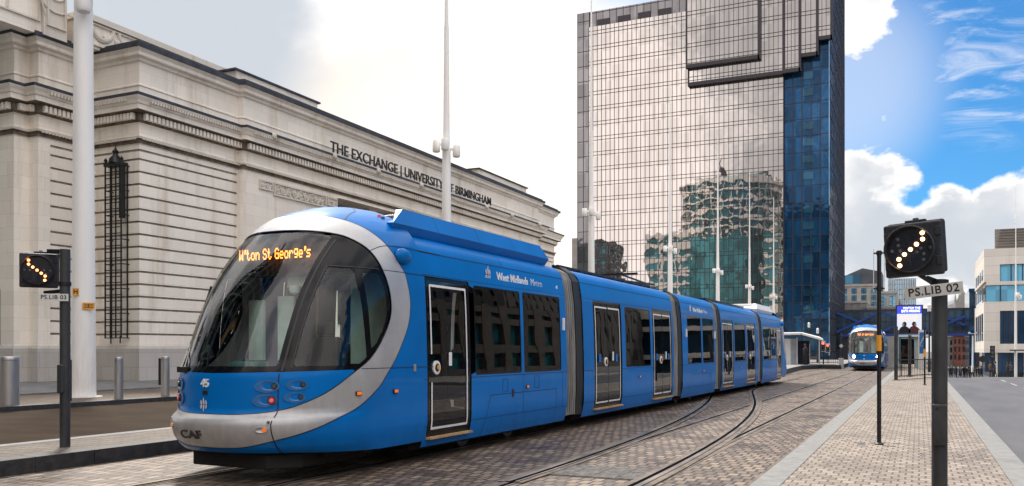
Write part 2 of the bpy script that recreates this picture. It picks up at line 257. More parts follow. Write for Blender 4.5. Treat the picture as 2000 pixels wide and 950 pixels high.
# ------------------------------------------------------------------ mesh builder
class MB:
    def __init__(s): s.v = []; s.f = []; s.m = []; s.mi = 0
    def add(s, vs, fs):
        o = len(s.v); s.v += [tuple(v) for v in vs]
        for f in fs: s.f.append([i+o for i in f]); s.m.append(s.mi)
        return s
    def box(s, x0, x1, y0, y1, z0, z1):
        return s.add([(x0,y0,z0),(x1,y0,z0),(x1,y1,z0),(x0,y1,z0),(x0,y0,z1),(x1,y0,z1),(x1,y1,z1),(x0,y1,z1)],
                     [(0,3,2,1),(4,5,6,7),(0,1,5,4),(1,2,6,5),(2,3,7,6),(3,0,4,7)])
    def obox(s, c, size, mat=None):
        x, y, z = [k/2 for k in size]; n = len(s.v)
        s.box(-x, x, -y, y, -z, z)
        T = Matrix.Translation(c) @ (mat.to_4x4() if mat else Matrix.Identity(4))
        for i in range(n, len(s.v)): s.v[i] = tuple(T @ Vector(s.v[i]))
        return s
    def bar(s, a, b, t, h=None, up=(0, 0, 1)):
        a, b = Vector(a), Vector(b); h = h or t; d = (b-a); L = d.length; d.normalize(); u = Vector(up)
        if abs(d.dot(u)) > .99: u = Vector((1, 0, 0))
        sx = d.cross(u).normalized(); sz = sx.cross(d)
        m = Matrix((sx, d, sz)).transposed()
        return s.obox((a+b)/2, (t, L, h), m)
    def cyl(s, a, b, r0, r1=None, n=12, cap=True):
        a, b = Vector(a), Vector(b); r1 = r0 if r1 is None else r1; d = (b-a).normalized()
        u = Vector((0, 0, 1)) if abs(d.z) < .9 else Vector((1, 0, 0)); x = d.cross(u).normalized(); y = d.cross(x)
        vs = []
        for c, r in ((a, r0), (b, r1)):
            for k in range(n):
                t = 2*PI*k/n; vs.append(c+(x*math.cos(t)+y*math.sin(t))*r)
        fs = [(k, (k+1) % n, n+(k+1) % n, n+k) for k in range(n)]
        fs = [tuple(reversed(f)) for f in fs]
        if cap: fs += [tuple(range(n)), tuple(range(2*n-1, n-1, -1))]
        return s.add(vs, fs)
    def lathe(s, c, prof, n=16, axis='z'):
        c = Vector(c); vs = []
        for (r, h) in prof:
            for k in range(n):
                t = 2*PI*k/n; p = (r*math.cos(t), r*math.sin(t), h)
                if axis == 'y': p = (p[0], h, p[1])
                if axis == '-y': p = (p[0], -h, p[1])
                if axis == 'x': p = (h, p[0], p[1])
                vs.append(c+Vector(p))
        fs = []
        for j in range(len(prof)-1):
            for k in range(n):
                q = (j*n+k, j*n+(k+1) % n, (j+1)*n+(k+1) % n, (j+1)*n+k)
                fs.append(q if axis in 'z-yx' and axis != 'y' else tuple(reversed(q)))
        return s.add(vs, fs)
    def prism(s, poly, z0, z1):
        n = len(poly); vs = [(x, y, z0) for x, y in poly]+[(x, y, z1) for x, y in poly]
        return s.add(vs, [tuple(range(n-1, -1, -1)), tuple(range(n, 2*n))]+[(k, (k+1) % n, n+(k+1) % n, n+k) for k in range(n)])
    def build(s, name, mats, parent=None, smooth=False, bevel=0, loc=None):
        me = bpy.data.meshes.new(name); me.from_pydata(s.v, [], s.f); me.update()
        if not isinstance(mats, (list, tuple)): mats = [mats]
        for m in mats: me.materials.append(M[m] if isinstance(m, str) else m)
        for p, k in zip(me.polygons, s.m): p.material_index = k
        bm = bmesh.new(); bm.from_mesh(me); bmesh.ops.recalc_face_normals(bm, faces=bm.faces) if smooth != 'keep' else None
        bm.to_mesh(me); bm.free()
        if smooth:
            me.polygons.foreach_set('use_smooth', [True]*len(me.polygons)); 
            if smooth != 'keep': me.set_sharp_from_angle(angle=R(38))
        o = bpy.data.objects.new(name, me); COL.objects.link(o)
        if parent: o.parent = parent
        if loc: o.location = loc
        if bevel:
            b = o.modifiers.new('bevel', 'BEVEL'); b.width = bevel; b.segments = 2; b.limit_method = 'ANGLE'; b.angle_limit = R(35)
        return o
def empty(name, loc, rz=0):
    o = bpy.data.objects.new(name, None); o.empty_display_size = .3; COL.objects.link(o); o.location = loc; o.rotation_euler = (0, 0, rz); return o
def tag(o, label=None, cat=None, group=None, kind=None):
    if label: o['label'] = label
    if cat: o['category'] = cat
    if group: o['group'] = group
    if kind: o['kind'] = kind
    return o
def copy_tree(o, parent=None, skip=()):
    if o.name.split('.')[0] in skip: return None
    c = o.copy(); COL.objects.link(c)
    if parent: c.parent = parent
    for ch in list(o.children): copy_tree(ch, c, skip)
    return c
def text_obj(name, s, size, m, parent, loc, rot, extrude=.004, align='CENTER', spacing=1.0, bold=0, xs=1.0):
    cu = bpy.data.curves.new(name, 'FONT'); cu.body = s; cu.size = size; cu.align_x = align; cu.align_y = 'CENTER'; cu.extrude = extrude; cu.space_character = spacing; cu.offset = bold; cu.resolution_u = 4
    t = bpy.data.objects.new(name+'_tmp', cu); COL.objects.link(t)
    dg = bpy.context.evaluated_depsgraph_get(); me = bpy.data.meshes.new_from_object(t.evaluated_get(dg)); bpy.data.objects.remove(t)
    me.materials.clear(); me.materials.append(M[m]); me.name = name
    o = bpy.data.objects.new(name, me); COL.objects.link(o); o.parent = parent; o.location = loc; o.rotation_euler = rot; o.scale = (xs, 1, 1)
    return o
def at(px, py, z=0.0):
    """ground point seen at photo pixel (px, py) on the level z"""
    u = (px-1000)/1700; v = (685-py)/1700; s, c = math.sin(HEAD), math.cos(HEAD); t = (z-1.6)/v
    return Vector(((-s+c*u)*t, (c+s*u)*t, z))
def at_d(px, d):
    u = (px-1000)/1700; s, c = math.sin(HEAD), math.cos(HEAD); return ((-s+c*u)*d, (c+s*u)*d)
def at_Y(px, Y):
    u = (px-1000)/1700; s, c = math.sin(HEAD), math.cos(HEAD); return Y*(-s+c*u)/(c+s*u)
def zpx(py, X, Y):
    d = -math.sin(HEAD)*X+math.cos(HEAD)*Y; return 1.6+(685-py)*d/1700
def rz(Y):   # the road on the right runs downhill under the bridge
    return 0.0 if Y < 60 else max(-2.5, -.0275*(Y-60))
def gz(Y):   # the street falls away beyond the bridge
    return 0.0 if Y < 106 else max(-2.5, -.05*(Y-106))
# ================================================================== GROUND
def sheet(name, xs, ys, zoff, m, kind='structure', zf=None):
    zf = zf or (lambda x, y: gz(y))
    b = MB(); nx = len(xs)
    for y in ys:
        for x in xs: b.v.append((x, y, zf(x, y)+zoff))
    for j in range(len(ys)-1):
        for i in range(nx-1):
            b.f.append([j*nx+i, j*nx+i+1, (j+1)*nx+i+1, (j+1)*nx+i]); b.m.append(0)
    o = b.build(name, m, smooth='keep'); o.data.polygons.foreach_set('use_smooth', [False]*len(o.data.polygons)); tag(o, kind=kind); return o
YS = [-60, 0, 30, 60, 75, 90, 106, 116, 126, 136, 146, 156, 200, 400, 3000]
sheet('ground', [-3000, -300, -25, -10, 1.0, 1.28, 60, 300, 3000], [-3000, -300]+YS, -.16, mat('far_ground', (.13, .125, .12), .9, 0, .2, .05), zf=lambda x, y: gz(y) if x < 1.1 else rz(y)-.02)
M['setts'] = paving_mat('granite_setts', (.245, .180, .130), (.075, .053, .038), (.030, .022, .017), .15, .24, .020, .5, rotz=R(0), bump=1, wet=.35, stain=.9, rough=.66, jitter=.11, stainc=(.30, .25, .21))
M['platpave'] = paving_mat('platform_pavers', (.30, .252, .206), (.175, .143, .116), (.09, .072, .060), .15, .20, .012, .5, rotz=0, bump=.9, stain=.55, rough=.74, wet=.15, jitter=.02, stainc=(.55, .50, .45))
M['leftpave'] = paving_mat('island_pavers', (.150, .118, .090), (.095, .073, .056), (.03, .024, .02), .15, .20, .014, .5, bump=.9, stain=.5, rough=.75, jitter=.01)
M['farpave'] = paving_mat('square_pavers', (.125, .088, .062), (.08, .057, .041), (.05, .04, .03), .30, .15, .012, .5, bump=.5, stain=.5, rough=.8)
track = sheet('tramway', [-10.5, -1.75], [-8, 0, 30, 60, 90, 106, 116, 136, 156, 260], 0.0, 'setts')
# island platform under the camera
b = MB(); b.box(-1.43, .97, -8, 106, -.16, .060); tag(b.build('platform_paving', 'platpave'), kind='structure')
def slabs(name, x0, x1, y0, y1, z0, z1, L, m):
    b = MB(); y = y0
    while y < y1:
        b.box(x0, x1, y+.003, min(y+L, y1)-.003, z0, z1); y += L
    return tag(b.build(name, m, bevel=.006), kind='structure')
slabs('platform_kerb', -1.75, -1.434, -4, 104, -.16, .066, 1.0, 'kerb')
slabs('platform_kerb', .974, 1.29, -4, 104, -.16, .066, 1.0, 'kerb')
# dark joint along the kerb foot
b = MB(); b.box(-1.86, -1.753, -8, 105, -.1, .006); tag(b.build('drain_strip', 'railbed'), kind='structure')
# right-hand road: curves gently; sheet from platform kerb to far pavement
road = sheet('road', [1.29, 4, 7.2], [-8, 20, 40, 60, 70, 80, 90, 106, 116, 126, 136, 151, 200, 300], -.085, 'asphalt', zf=lambda x, y: rz(y))
b = MB()
for y0 in (24, 30, 36, 42, 48, 54): b.box(4.2, 4.3, y0, y0+3, -.2, -.081)
tag(b.build('lane_marking', mat('worn_road_paint', (.45, .45, .44), .7, 0, .35, 4, col2=(.16, .16, .16))), kind='structure')
# right pavement
b = MB(); vs_ = []
for y in (40, 60, 75, 90, 106, 120, 135, 150): vs_ += [(7.0, y, rz(y)+.03), (60, y, rz(y)+.03), (7.0, y, rz(y)-.3)]
b.add(vs_, [(3*i, 3*i+1, 3*i+4, 3*i+3) for i in range(7)]+[(3*i+2, 3*i, 3*i+3, 3*i+5) for i in range(7)]+[(0, 2, 1)])
tag(b.build('right_pavement', mat('grey_slabs', (.24, .23, .22), .8, 0, .1, 2)), kind='structure')
# left: island, brown road, kerb, pavement of the square
b = MB(); b.box(-12.1, -10.83, -8, 62, -.16, .20); tag(b.build('left_island', 'leftpave'), kind='structure')
slabs('left_island_kerb', -10.826, -10.5, -4, 62, -.16, .206, .9, 'kerbdark')
slabs('left_island_kerb', -12.35, -12.104, -4, 62, -.16, .206, .9, 'kerb')
b = MB(); b.box(-19.68, -12.36, -8, 140, -.16, .14); tag(b.build('side_road', 'brownroad'), kind='structure')
slabs('square_kerb', -20.0, -19.684, -4, 110, -.16, .262, .9, 'kerbdark')
b = MB(); b.box(-90, -20.003, -8, 200, -.16, .256); tag(b.build('square_paving', 'farpave'), kind='structure')
b = MB(); b.box(-90, -24.4, -8, 80, -.10, .30); tag(b.build('upper_paving', mat('grey_step', (.15, .15, .15), .8, 0, .2, 2)), kind='structure')
# --- rails
def rail_path(name, pts, gauge_off, bed=True):
    P = []
    for i, p in enumerate(pts):
        a = Vector(pts[max(i-1, 0)]); c = Vector(pts[min(i+1, len(pts)-1)]); d = (c-a).normalized(); n = Vector((d.y, -d.x)); P.append((Vector(p)+n*gauge_off, n))
    def strip(b, o0, o1, z):
        k = len(b.v)
        for p, n in P:
            q0 = p+n*o0; q1 = p+n*o1; b.v.append((q0.x, q0.y, gz(q0.y)+z)); b.v.append((q1.x, q1.y, gz(q1.y)+z))
        for i in range(len(P)-1): b.f.append([k+2*i, k+2*i+1, k+2*i+3, k+2*i+2]); b.m.append(b.mi)
    sgn = 1 if gauge_off > 0 else -1
    b = MB()
    if bed: b.mi = 0; strip(b, -.17, .17, .005 if bed is True else bed)
    z0 = 0 if bed is True else (bed or 0)-.004
    b.mi = 1; strip(b, min(sgn*.0, sgn*.075), max(sgn*.0, sgn*.075), .013+z0)
    b.mi = 2; strip(b, min(-sgn*.065, -sgn*.002), max(-sgn*.065, -sgn*.002), .010+z0)
    b.mi = 1; strip(b, min(-sgn*.095, -sgn*.067), max(-sgn*.095, -sgn*.067), .013+z0)
    o = b.build(name, ['railbed', 'rail', 'groove'], smooth='keep'); o.data.polygons.foreach_set('use_smooth', [False]*len(o.data.polygons)); return tag(o, kind='structure')
NX, TX = -3.74, -7.62
def tx(y): return TX + .0122*(y-8.7)
sN = [(NX, y) for y in [-8, 0, 10, 20, 40, 60, 80, 106, 116, 136, 156, 250]]
sT = [(tx(y) if y < 60 else tx(60), y) for y in [-8, 0, 10, 20, 30, 40, 50, 60, 80, 106, 116, 136, 156, 250]]
for g in (-.735, .735):
    rail_path('tram_rail', sN, g); rail_path('tram_rail', sT, g)
br = []
for i in range(60):
    y = 9.5+i*.72
    s = (y-9.5)**2/(2*104.0)
    y1 = 28.5; s1 = (y1-9.5)**2/208; k1 = (y1-9.5)/104
    if y > y1: s = s1+k1*(y-y1)
    tgt = NX-s
    lim = tx(y)
    # ease into the other track
    if tgt < lim+.9:
        e = (lim+.9-tgt); tgt = lim+.9*math.exp(-e/.9)
    br.append((tgt, y))
for g in (-.735, .735): rail_path('tram_rail', br, g, bed=.017)
# metal cover between the rails
b = MB(); 
for i in range(4):
    x0 = -4.40+i*.325; b.box(x0, x0+.315, 10.35, 11.35, -.05, .012)
b.box(-4.42, -3.10, 10.32, 11.38, -.05, .006)
o = b.build('track_cover', 'cover'); tag(o, 'rectangular patterned metal cover plates set between the two near rails', 'drain cover')

# ================================================================== EXCHANGE BUILDING
K = .84
def S(x, y): return (x*K, y*K)
def zs(z): return 1.6+K*(z-1.6)
M['stone'] = stone_mat('portland_stone', (.88, .82, .73), (.58, .50, .42))
M['stoneplain'] = stone_mat('portland_stone_carved', (.68, .63, .56), (.50, .44, .37), bw=50, bh=50)
M['plinth'] = stone_mat('grey_granite_plinth', (.50, .47, .44), (.70, .66, .60), bw=.9, bh=.62, joint=.012)
M['lead'] = mat('lead_flashing', (.045, .05, .066), .6, .2, .3, 2, bump=.3)
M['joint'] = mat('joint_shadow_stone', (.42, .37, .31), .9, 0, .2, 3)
M['soot'] = mat('sooty_shaded_stone', (.16, .125, .09), .9, 0, .3, 3, bump=.4)  # soot brown that also paints the shade under the cornice and behind dentils
ex = empty('exchange_building', (-30.6, 27.3, .26)); ORG = Vector((-30.6, 27.3, .26))
tag(ex, 'long pale stone exchange building with banded walls and deep dentil cornice behind the left pavement', 'building')
path = [S(-62, 28.5), S(-40.45, 28.5), S(-40.45, 29.3), S(-39.75, 29.3), S(-39.75, 32.5), S(-36.4, 32.5), S(-36.35, 39.6), S(-36.0, 39.7), S(-36.2, 84), S(-37.0, 84), S(-37.2, 90.8), S(-62, 90.8)]
def offset_path(pth, off):
    n = len(pth); out = []
    for i, p in enumerate(pth):
        p = Vector(p); ns = []
        for a, c in ((i-1, i), (i, i+1)):
            if 0 <= a and c < n:
                d = (Vector(pth[c])-Vector(pth[a])).normalized(); ns.append(Vector((d.y, -d.x)))
        if len(ns) == 2: m = (ns[0]+ns[1]); k = m.dot(ns[0]); out.append(p+m*(off/k))
        else: out.append(p+ns[0]*off)
    return out
def sweep(name, pth, prof, m, parent=ex, close_top=False, org=ORG, mi=None, zraw=False):
    b = MB(); n = len(pth); rings = []
    for (o, z) in prof:
        op = offset_path(pth, o*K); zz = z if zraw else zs(z); rings.append(len(b.v)); b.v += [(p.x-org.x, p.y-org.y, zz-org.z) for p in op]
    for j in range(len(prof)-1):
        for i in range(n-1):
            b.f.append([rings[j]+i, rings[j]+i+1, rings[j+1]+i+1, rings[j+1]+i]); b.m.append(mi[j] if mi else 0)
    if close_top: b.f.append([rings[-1]+i for i in range(n)]); b.m.append(0)
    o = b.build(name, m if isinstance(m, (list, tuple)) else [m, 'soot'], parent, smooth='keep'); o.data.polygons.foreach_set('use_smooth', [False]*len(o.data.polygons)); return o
# lower wall: rusticated pavilions (with grooves), smooth centre with a recess
pro = [(0, 1.84)]
z = 2.44
while z < 11.7:
    pro += [(0, z-.045), (-.10, z-.02), (-.10, z+.045), (0, z+.06)]; z += .645
pro += [(0, 11.88), (-.07, 11.9), (-.07, 11.98), (0, 12.0)]
gmi = [1 if (pro[j][0] < -.01 or pro[j+1][0] < -.01) else 0 for j in range(len(pro)-1)]
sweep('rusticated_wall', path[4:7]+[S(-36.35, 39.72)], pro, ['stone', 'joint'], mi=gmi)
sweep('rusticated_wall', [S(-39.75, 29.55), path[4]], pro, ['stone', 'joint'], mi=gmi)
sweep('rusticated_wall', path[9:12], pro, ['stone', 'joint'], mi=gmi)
sweep('corner_pier', [path[0], path[1], path[2], path[3], S(-39.75, 29.9)], [(.06, 1.84), (.06, 12.0)], 'stone')
flat = [(0, 1.84), (0, 12.0)]
lowmain = [S(-36.35, 39.5), S(-36.0, 39.7), S(-36.05, 48.9), S(-37.7, 48.9), S(-37.75, 77.5), S(-36.1, 77.5), S(-36.2, 84), S(-37.0, 84)]
sweep('portico_wall', lowmain, flat, 'stone')
sweep('plinth', path[:7]+lowmain[1:]+path[10:], [(.22, -.2), (.22, 1.70), (.12, 1.84), (0, 1.86)], 'plinth')
# entablature (z levels as seen on the photograph)
upper = [(0, 12.0), (0, 12.25), (.06, 12.28), (.06, 12.45), (.16, 12.52), (.22, 12.62), (.04, 12.68), (0, 12.72), (0, 13.28), (.12, 13.34), (.16, 13.40), (.22, 13.42), (.22, 13.80), (.56, 13.84), (.60, 13.88), (.60, 14.12), (.66, 14.16), (.72, 14.30), (.84, 14.44), (.86, 14.50)]
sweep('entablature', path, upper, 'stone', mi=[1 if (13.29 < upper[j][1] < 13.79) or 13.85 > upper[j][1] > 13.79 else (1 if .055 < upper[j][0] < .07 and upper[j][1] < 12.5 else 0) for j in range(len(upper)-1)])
sweep('portico_soffit', [S(-37.8, 48.8), S(-37.8, 77.6)], [(0, 12.0), (2.0, 12.003)], 'stoneplain')
sweep('cornice_flashing', path, [(.86, 14.50), (.90, 14.51), (.90, 14.64), (.02, 14.72)], 'lead')
sweep('upper_wall', path, [(0, 14.60), (0, 15.25), (.05, 15.28), (.05, 15.36), (0, 15.40), (-.02, 15.42), (-.02, 16.5), (.10, 16.55), (.14, 16.66), (.30, 16.72), (.34, 16.78), (.34, 16.92), (.42, 17.0), (.50, 17.10)], 'stone')
sweep('parapet_flashing', path, [(.50, 17.08), (.56, 17.09), (.56, 17.30), (.34, 17.33), (.32, 17.48), (-.6, 17.55)], 'lead')
# dentils under the main cornice
b = MB()
for i in range(len(path)-1):
    a = Vector(path[i]); c = Vector(path[i+1]); d = (c-a); L = d.length; d.normalize(); n = Vector((d.y, -d.x))
    if L < .5: continue
    st = .24; k = int((L+.4)/st); 
    if i in (0, len(path)-2): continue
    for j in range(k+1):
        p = a+d*(L*(j+.5)/(k+1))+n*(.31*K)
        b.obox((p.x-ORG.x, p.y-ORG.y, zs(13.62)-ORG.z), (.20, .125, .27), Matrix((Vector((n.x, n.y, 0)), Vector((d.x, d.y, 0)), Vector((0, 0, 1)))).transposed())
for q in range(int(20/.24)):  # left return
    b.box(path[1][0]-q*.24-.06-ORG.x, path[1][0]-q*.24+.06-ORG.x, path[1][1]-.31*K-.1-ORG.y, path[1][1]-.31*K+.1-ORG.y, zs(13.46)-ORG.z, zs(13.78)-ORG.z)
tag(b.build('dentil_course', 'stone', ex), kind='stuff')
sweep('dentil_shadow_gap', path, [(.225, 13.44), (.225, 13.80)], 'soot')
# small egg-and-dart beads on the upper moulding
b = MB()
for i in (3, 4, 5, 7):
    a = Vector(path[i]); c = Vector(path[i+1]); d = (c-a); L = d.length; d.normalize(); n = Vector((d.y, -d.x)); k = int(L/.15)
    for j in range(k):
        p = a+d*(L*(j+.5)/k)+n*(.80*K); b.obox((p.x-ORG.x, p.y-ORG.y, zs(14.33)-ORG.z), (.09, .08, .13), Matrix((Vector((n.x, n.y, 0)), Vector((d.x, d.y, 0)), Vector((0, 0, 1)))).transposed())
        p = a+d*(L*(j+.5)/k)+n*(.20*K); b.obox((p.x-ORG.x, p.y-ORG.y, zs(12.50)-ORG.z), (.07, .08, .07), Matrix((Vector((n.x, n.y, 0)), Vector((d.x, d.y, 0)), Vector((0, 0, 1)))).transposed())
tag(b.build('bead_moulding', 'stoneplain', ex), kind='stuff')
# lion masks on the cornice
for px in (513, 633, 720, 805, 935, 985, 1040):
    X = -36.0*K; Y = X/((-.4236+.9059*(px-1000)/1700)/(.9059+.4236*(px-1000)/1700))
    b = MB(); b.lathe((X+.80*K+.02-ORG.x, Y-ORG.y, zs(14.5)-ORG.z), [(.17, -.05), (.17, .05), (.12, .12), (.001, .15)], 10, 'x'); b.build('carved_mask', 'stoneplain', ex, smooth=True)
# roofs
sweep('roof', [S(-62, 29.5), S(-41.5, 29.5), S(-41.5, 33.5), S(-37.4, 33.5), S(-37.4, 89.8), S(-62, 89.8)], [(0, 17.35), (0, 17.75), (-.3, 17.80), (-6, 18.0)], 'lead')
# attic storey (carved) set back behind the parapet
def blockz(name, x0, x1, y0, y1, z0, z1, m='stone', parent=ex, bev=0):
    b = MB(); b.box(x0*K-ORG.x, x1*K-ORG.x, y0*K-ORG.y, y1*K-ORG.y, zs(z0)-ORG.z, zs(z1)-ORG.z); return b.build(name, m, parent, bevel=bev)
blockz('attic_wall', -55, -38.6, 30.9, 46.5, 17.2, 18.55); blockz('attic_coping', -55.2, -38.4, 30.7, 46.7, 18.55, 18.85, 'stoneplain')
blockz('attic_tower', -55, -39.3, 22.5, 30.2, 17.2, 22.6); blockz('attic_tower', -55, -39.1, 29.1, 30.4, 17.2, 22.6, 'stoneplain')
blockz('attic_block', -41, -36.75, 39.9, 47.6, 17.3, 18.25); blockz('block_coping', -41.2, -36.62, 39.7, 47.8, 18.25, 18.36, 'lead')
blockz('attic_block', -41, -36.8, 71.5, 82.2, 17.3, 18.35); blockz('block_coping', -41.2, -36.67, 71.3, 82.4, 18.35, 18.46, 'lead')
blockz('parapet_wall', -41, -37.0, 47.6, 71.5, 17.3, 17.62)
blockz('core_wall', -61, -38.6, 33.5, 89.5, .0, 17.3, 'stoneplain')
# carved panels: swags, scrolls, wreaths
def torus(b, c, R0, r, n=14, m=6, a0=0, a1=2*PI, ax='x'):
    k = len(b.v)
    for i in range(n+1):
        t = a0+(a1-a0)*i/n
        for j in range(m):
            u = 2*PI*j/m; rr = R0+r*math.cos(u); q = (r*math.sin(u), rr*math.cos(t), rr*math.sin(t))
            if ax == 'y': q = (q[1], -q[0], q[2])
            b.v.append((c[0]+q[0], c[1]+q[1], c[2]+q[2]))
    for i in range(n):
        for j in range(m): b.f.append([k+i*m+j, k+i*m+(j+1) % m, k+(i+1)*m+(j+1) % m, k+(i+1)*m+j]); b.m.append(b.mi)
def relief(name, X, y0, y1, z0, z1, kind):
    b = MB(); x = X*K-ORG.x; ya, yb = y0*K-ORG.y, y1*K-ORG.y; za, zb = zs(z0)-ORG.z, zs(z1)-ORG.z; t = .07
    b.box(x, x+.09, ya, yb, za, za+t); b.box(x, x+.09, ya, yb, zb-t, zb); b.box(x, x+.09, ya, ya+t, za+t, zb-t); b.box(x, x+.09, yb-t, yb, za+t, zb-t)
    h = zb-za; cz = (za+zb)/2; r = h*.30
    if kind == 'scroll':
        n = max(1, int((yb-ya-.2)/(2.1*r)))
        for i in range(n):
            cy = ya+.1+(yb-ya-.2)*(i+.5)/n
            torus(b, (x+.03, cy, cz), r, .045, a0=.6*(i % 2)*PI, a1=1.7*PI+.6*(i % 2)*PI); torus(b, (x+.03, cy, cz), r*.45, .04); b.lathe((x, cy, cz), [(.06, 0), (.05, .07), (.001, .09)], 8, 'x')
            for q in range(5):
                a = q*1.3+i; b.bar((x+.04, cy+r*math.cos(a), cz+r*math.sin(a)), (x+.04, cy+1.35*r*math.cos(a+.4), cz+1.35*r*math.sin(a+.4)), .05)
    else:
        n = max(1, round((yb-ya)/1.5))
        for i in range(n):
            cy = ya+(yb-ya)*(i+.5)/n
            for q in range(3): torus(b, (x+.04, cy, zb-.12+q*.05), (yb-ya)/n*.40, .05+.02*q, a0=PI, a1=2*PI)
            b.lathe((x, cy-(yb-ya)/n*.45, cz), [(.16, 0), (.14, .08), (.001, .12)], 10, 'x'); b.bar((x+.04, cy-(yb-ya)/n*.45, cz), (x+.04, cy-(yb-ya)/n*.47, za+.1), .09)
            for q in range(4): b.lathe((x+.02, cy-.3+.2*q, cz-.05*math.sin(q*2)), [(.07, 0), (.06, .05), (.001, .07)], 8, 'x')
    return b.build(name, 'stoneplain', ex, smooth=True)
relief('carved_panel', -36.0, 41.0, 42.2, 11.35, 11.95-.02, 'scroll'); relief('carved_panel', -36.0, 42.3, 47.5, 11.15, 11.95, 'scroll'); relief('carved_panel', -36.0, 47.6, 48.7, 11.35, 11.95-.02, 'scroll')
relief('carved_panel', -38.6, 31.2, 38.0, 17.35, 18.5, 'swag'); relief('carved_panel', -38.6, 38.2, 46.3, 17.35, 18.5, 'plain' if False else 'swag')
relief('carved_panel', -39.1, 29.25, 30.3, 17.7, 21.5, 'scroll'); relief('carved_panel', -39.3, 25.5, 29.0, 17.8, 21.6, 'swag')
# portico: dark windows between piers
b = MB()
for i in range(6):
    y0 = 49.6+i*4.7
    b.box(-37.69*K-ORG.x, -37.60*K-ORG.x, (y0+.4)*K-ORG.y, (y0+3.6)*K-ORG.y, zs(3.5)-ORG.z, zs(11.9)-ORG.z)
    wi = MB(); wi.v, wi.f, wi.m = b.v, b.f, b.m; wi.build('window', mat('dark_window_glass', (.015, .017, .02), .08) if i == 0 else bpy.data.materials['dark_window_glass'], ex); b = MB()
    if i: 
        p = MB(); p.box(-37.7*K-ORG.x, -36.6*K-ORG.x, (y0-.75)*K-ORG.y, (y0+.25)*K-ORG.y, zs(1.8)-ORG.z, zs(12.0)-ORG.z); p.build('pier', 'stone', ex)
# lettering
M['bronze'] = mat('bronze_letters', (.05, .040, .032), .5, .4, .2, 5)
t = text_obj('lettering', 'THE EXCHANGE | UNIVERSITY OF BIRMINGHAM', 1.0, 'bronze', ex, (0, 0, 0), (R(90), 0, R(90)), .03, bold=.004)
w0 = t.dimensions.x; hh = t.dimensions.y
XL = -35.25*K
ya = XL/((-.4236+.9059*(646-1000)/1700)/(.9059+.4236*(646-1000)/1700)); yb = XL/((-.4236+.9059*(959-1000)/1700)/(.9059+.4236*(959-1000)/1700))
t.scale = ((yb-ya)/w0, .60/.70, 1); t.location = (XL-ORG.x, (ya+yb)/2-ORG.y, zs(14.70)+.32-ORG.z)
# door at far left
b = MB(); b.box(-44.5*K-ORG.x, -41.4*K-ORG.x, 28.38*K-ORG.y, 28.48*K-ORG.y, 0, 3.9); d = b.build('door', mat('teal_door', (.012, .045, .075), .4), ex)
b = MB()
for i in range(5): b.box((-44.3+i*.62)*K-ORG.x, (-44.05+i*.62)*K-ORG.x, 28.30*K-ORG.y, 28.37*K-ORG.y, .3, 3.7)
b.build('door_panel', mat('dark_door_bars', (.006, .012, .018), .5), d)
# iron lantern grille on the return wall
gx0, gx1 = at_Y(212, 32.2*K), at_Y(243, 32.2*K); gy = 32.5*K-.42
gt, gb = zs(11.75)-.1, zs(2.25)
gr = empty('iron_wall_grille', ((gx0+gx1)/2, 32.5*K-.2, gb)); W2 = (gx1-gx0)/2; H2 = gt-gb
tag(gr, 'tall narrow black iron lattice with a crown finial fixed to the stone wall', 'wall grille')
b = MB(); 
for i in range(4):
    x = -W2+2*W2*i/3; b.box(x-.022, x+.022, -.25, -.205, 0, H2-.4)
for i in range(29):
    z = i*(H2-.4)/28; b.box(-W2, W2, -.20, -.165, z-.02, z+.02)
    if i % 4 == 0: b.box(-W2-.02, -W2+.03, -.25, .2, z-.02, z+.02); b.box(W2-.03, W2+.02, -.25, .2, z-.02, z+.02)
for sx in (-W2, W2):
    for yy in (-.22, .1): b.box(sx-.025, sx+.025, yy-.02, yy+.02, 0, H2-.4)
b.build('lattice', 'poleblk', gr)
b = MB(); b.box(-W2-.05, W2+.05, -.28, .1, H2-.42, H2-.28)
for i in range(4): x = -W2+2*W2*i/3; b.lathe((x, -.2, H2-.28), [(.07, 0), (.05, .08), (.09, .14), (.001, .26)], 8)
b.lathe((0, -.1, H2-.28), [(.30, 0), (.26, .2), (.12, .34), (.10, .42), (.15, .5), (.05, .62), (.001, .82)], 10); b.build('crown', 'poleblk', gr, smooth=True)
b = MB(); b.box(W2-.22, W2-.02, -.15, .02, H2*.66, H2-.42); b.cyl((W2-.12, -.12, H2*.25), (W2-.12, -.12, H2-.4), .03); b.cyl((-W2+.2, -.1, -.25), (-W2+.2, -.1, .1), .03); b.cyl((W2-.2, -.1, -.22), (W2-.2, -.1, .1), .03); b.build('lamp_body', 'poleblk', gr)

